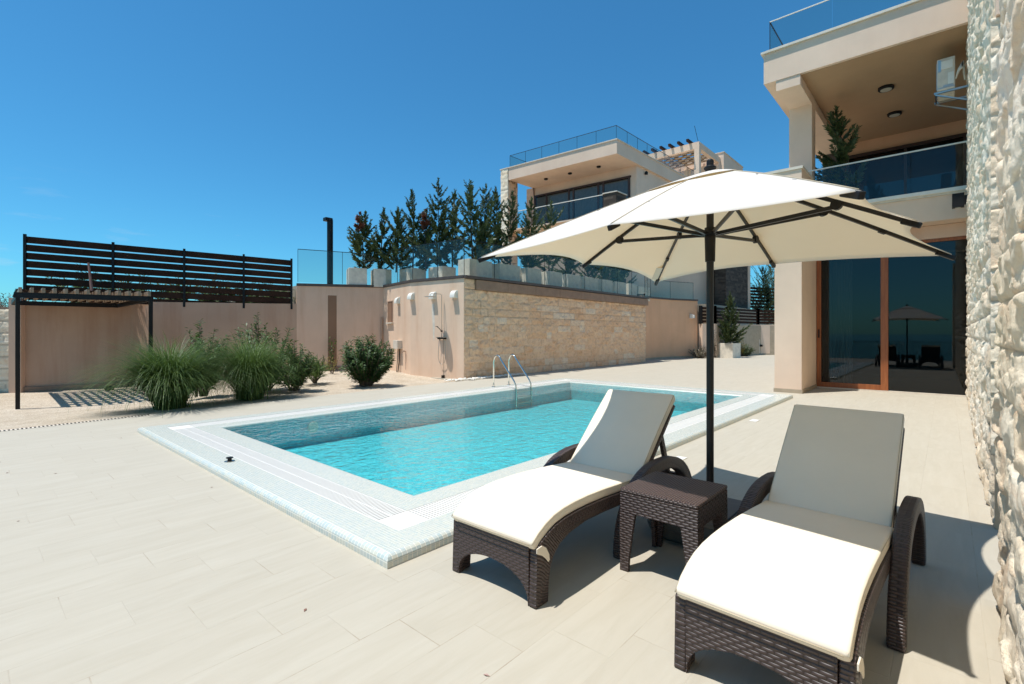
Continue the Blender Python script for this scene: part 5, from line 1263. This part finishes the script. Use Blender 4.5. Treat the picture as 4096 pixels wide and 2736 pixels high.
b = MB(); b.add([A, B, B + sd * 2.2 + Vector((0, 0, -.004)), A + sd * 2.2 + Vector((0, 0, -.004)), A + Vector((0, 0, .002)), B + Vector((0, 0, .002)), B + sd*2.2 + Vector((0, 0, -.002)), A + sd*2.2 + Vector((0, 0, -.002))], [(0,1,2,3), (7,6,5,4), (0,4,5,1), (1,5,6,2), (2,6,7,3), (3,7,4,0)]); b.build('care_label', M['sail'], can)
for i in range(8):
    MB().tube([ribp(i, t, .003) for t in [.12, .3, .5, .7, .9, .99]], .0028, 5).build('seam', M['piping'], can, smooth=True)
# parasol base
ub = top('weighted_stand', 'grey rounded plastic stand of the parasol behind the side table', 'parasol stand', (3.86, 1.36, 0))
def rrect(cx_, cy_, hx, hy, r_, n=6):
    pts = []
    for sx, sy, a0 in ((1, 1, 0), (-1, 1, 90), (-1, -1, 180), (1, -1, 270)):
        for k in range(n + 1): a = R(a0 + 90 * k / n); pts.append((cx_ + sx * (hx - r_) + r_ * math.cos(a), cy_ + sy * (hy - r_) + r_ * math.sin(a)))
    return pts
b = MB(); lv = [(.33, 0.0), (.37, .03), (.39, .10), (.385, .105), (.385, .125), (.39, .13), (.37, .185), (.34, .20)]; K = None
rings = [[(x, y, z) for x, y in rrect(3.86, 1.36, s_, s_, .13)] for s_, z in lv]; K = len(rings[0])
for rg_ in rings: b.v += rg_
for i in range(len(rings) - 1):
    for k in range(K): b.f.append((i*K + k, i*K + (k+1) % K, (i+1)*K + (k+1) % K, (i+1)*K + k))
b.f.append(tuple(range(K))[::-1]); b.f.append(tuple(range((len(rings)-1)*K, len(rings)*K))); b.build('base_body', M['plastic'], ub)
MB().lathe([(.05, 0), (.045, .16), (.032, .17)], (ux, uy, .2), 20).build('pole_sleeve', M['dark'], ub)
b = MB()
for k in range(3): b.box(3.60, 1.04 + .06 * k + .02, .199, 4.12, 1.04 + .06 * k + .03, .206)
b.build('base_rib', M['dark'], ub)
b = MB(); b.tube([(4.10, 1.10, .2), (4.12, 1.07, .225), (4.14, 1.08, .235), (4.16, 1.12, .225), (4.15, 1.16, .2)], .008, 6); b.build('carry_handle', M['plastic'], ub, smooth=True)

# ------------------------------------------------------------------ glass railing on the seaward deck edge, behind the camera
rs = railing([(-4.0, -3.8), (-4.0, 10.9)], 0.0, 1.05, 'seaward_railing', 'glass railing on the seaward edge of the deck', 1.4)
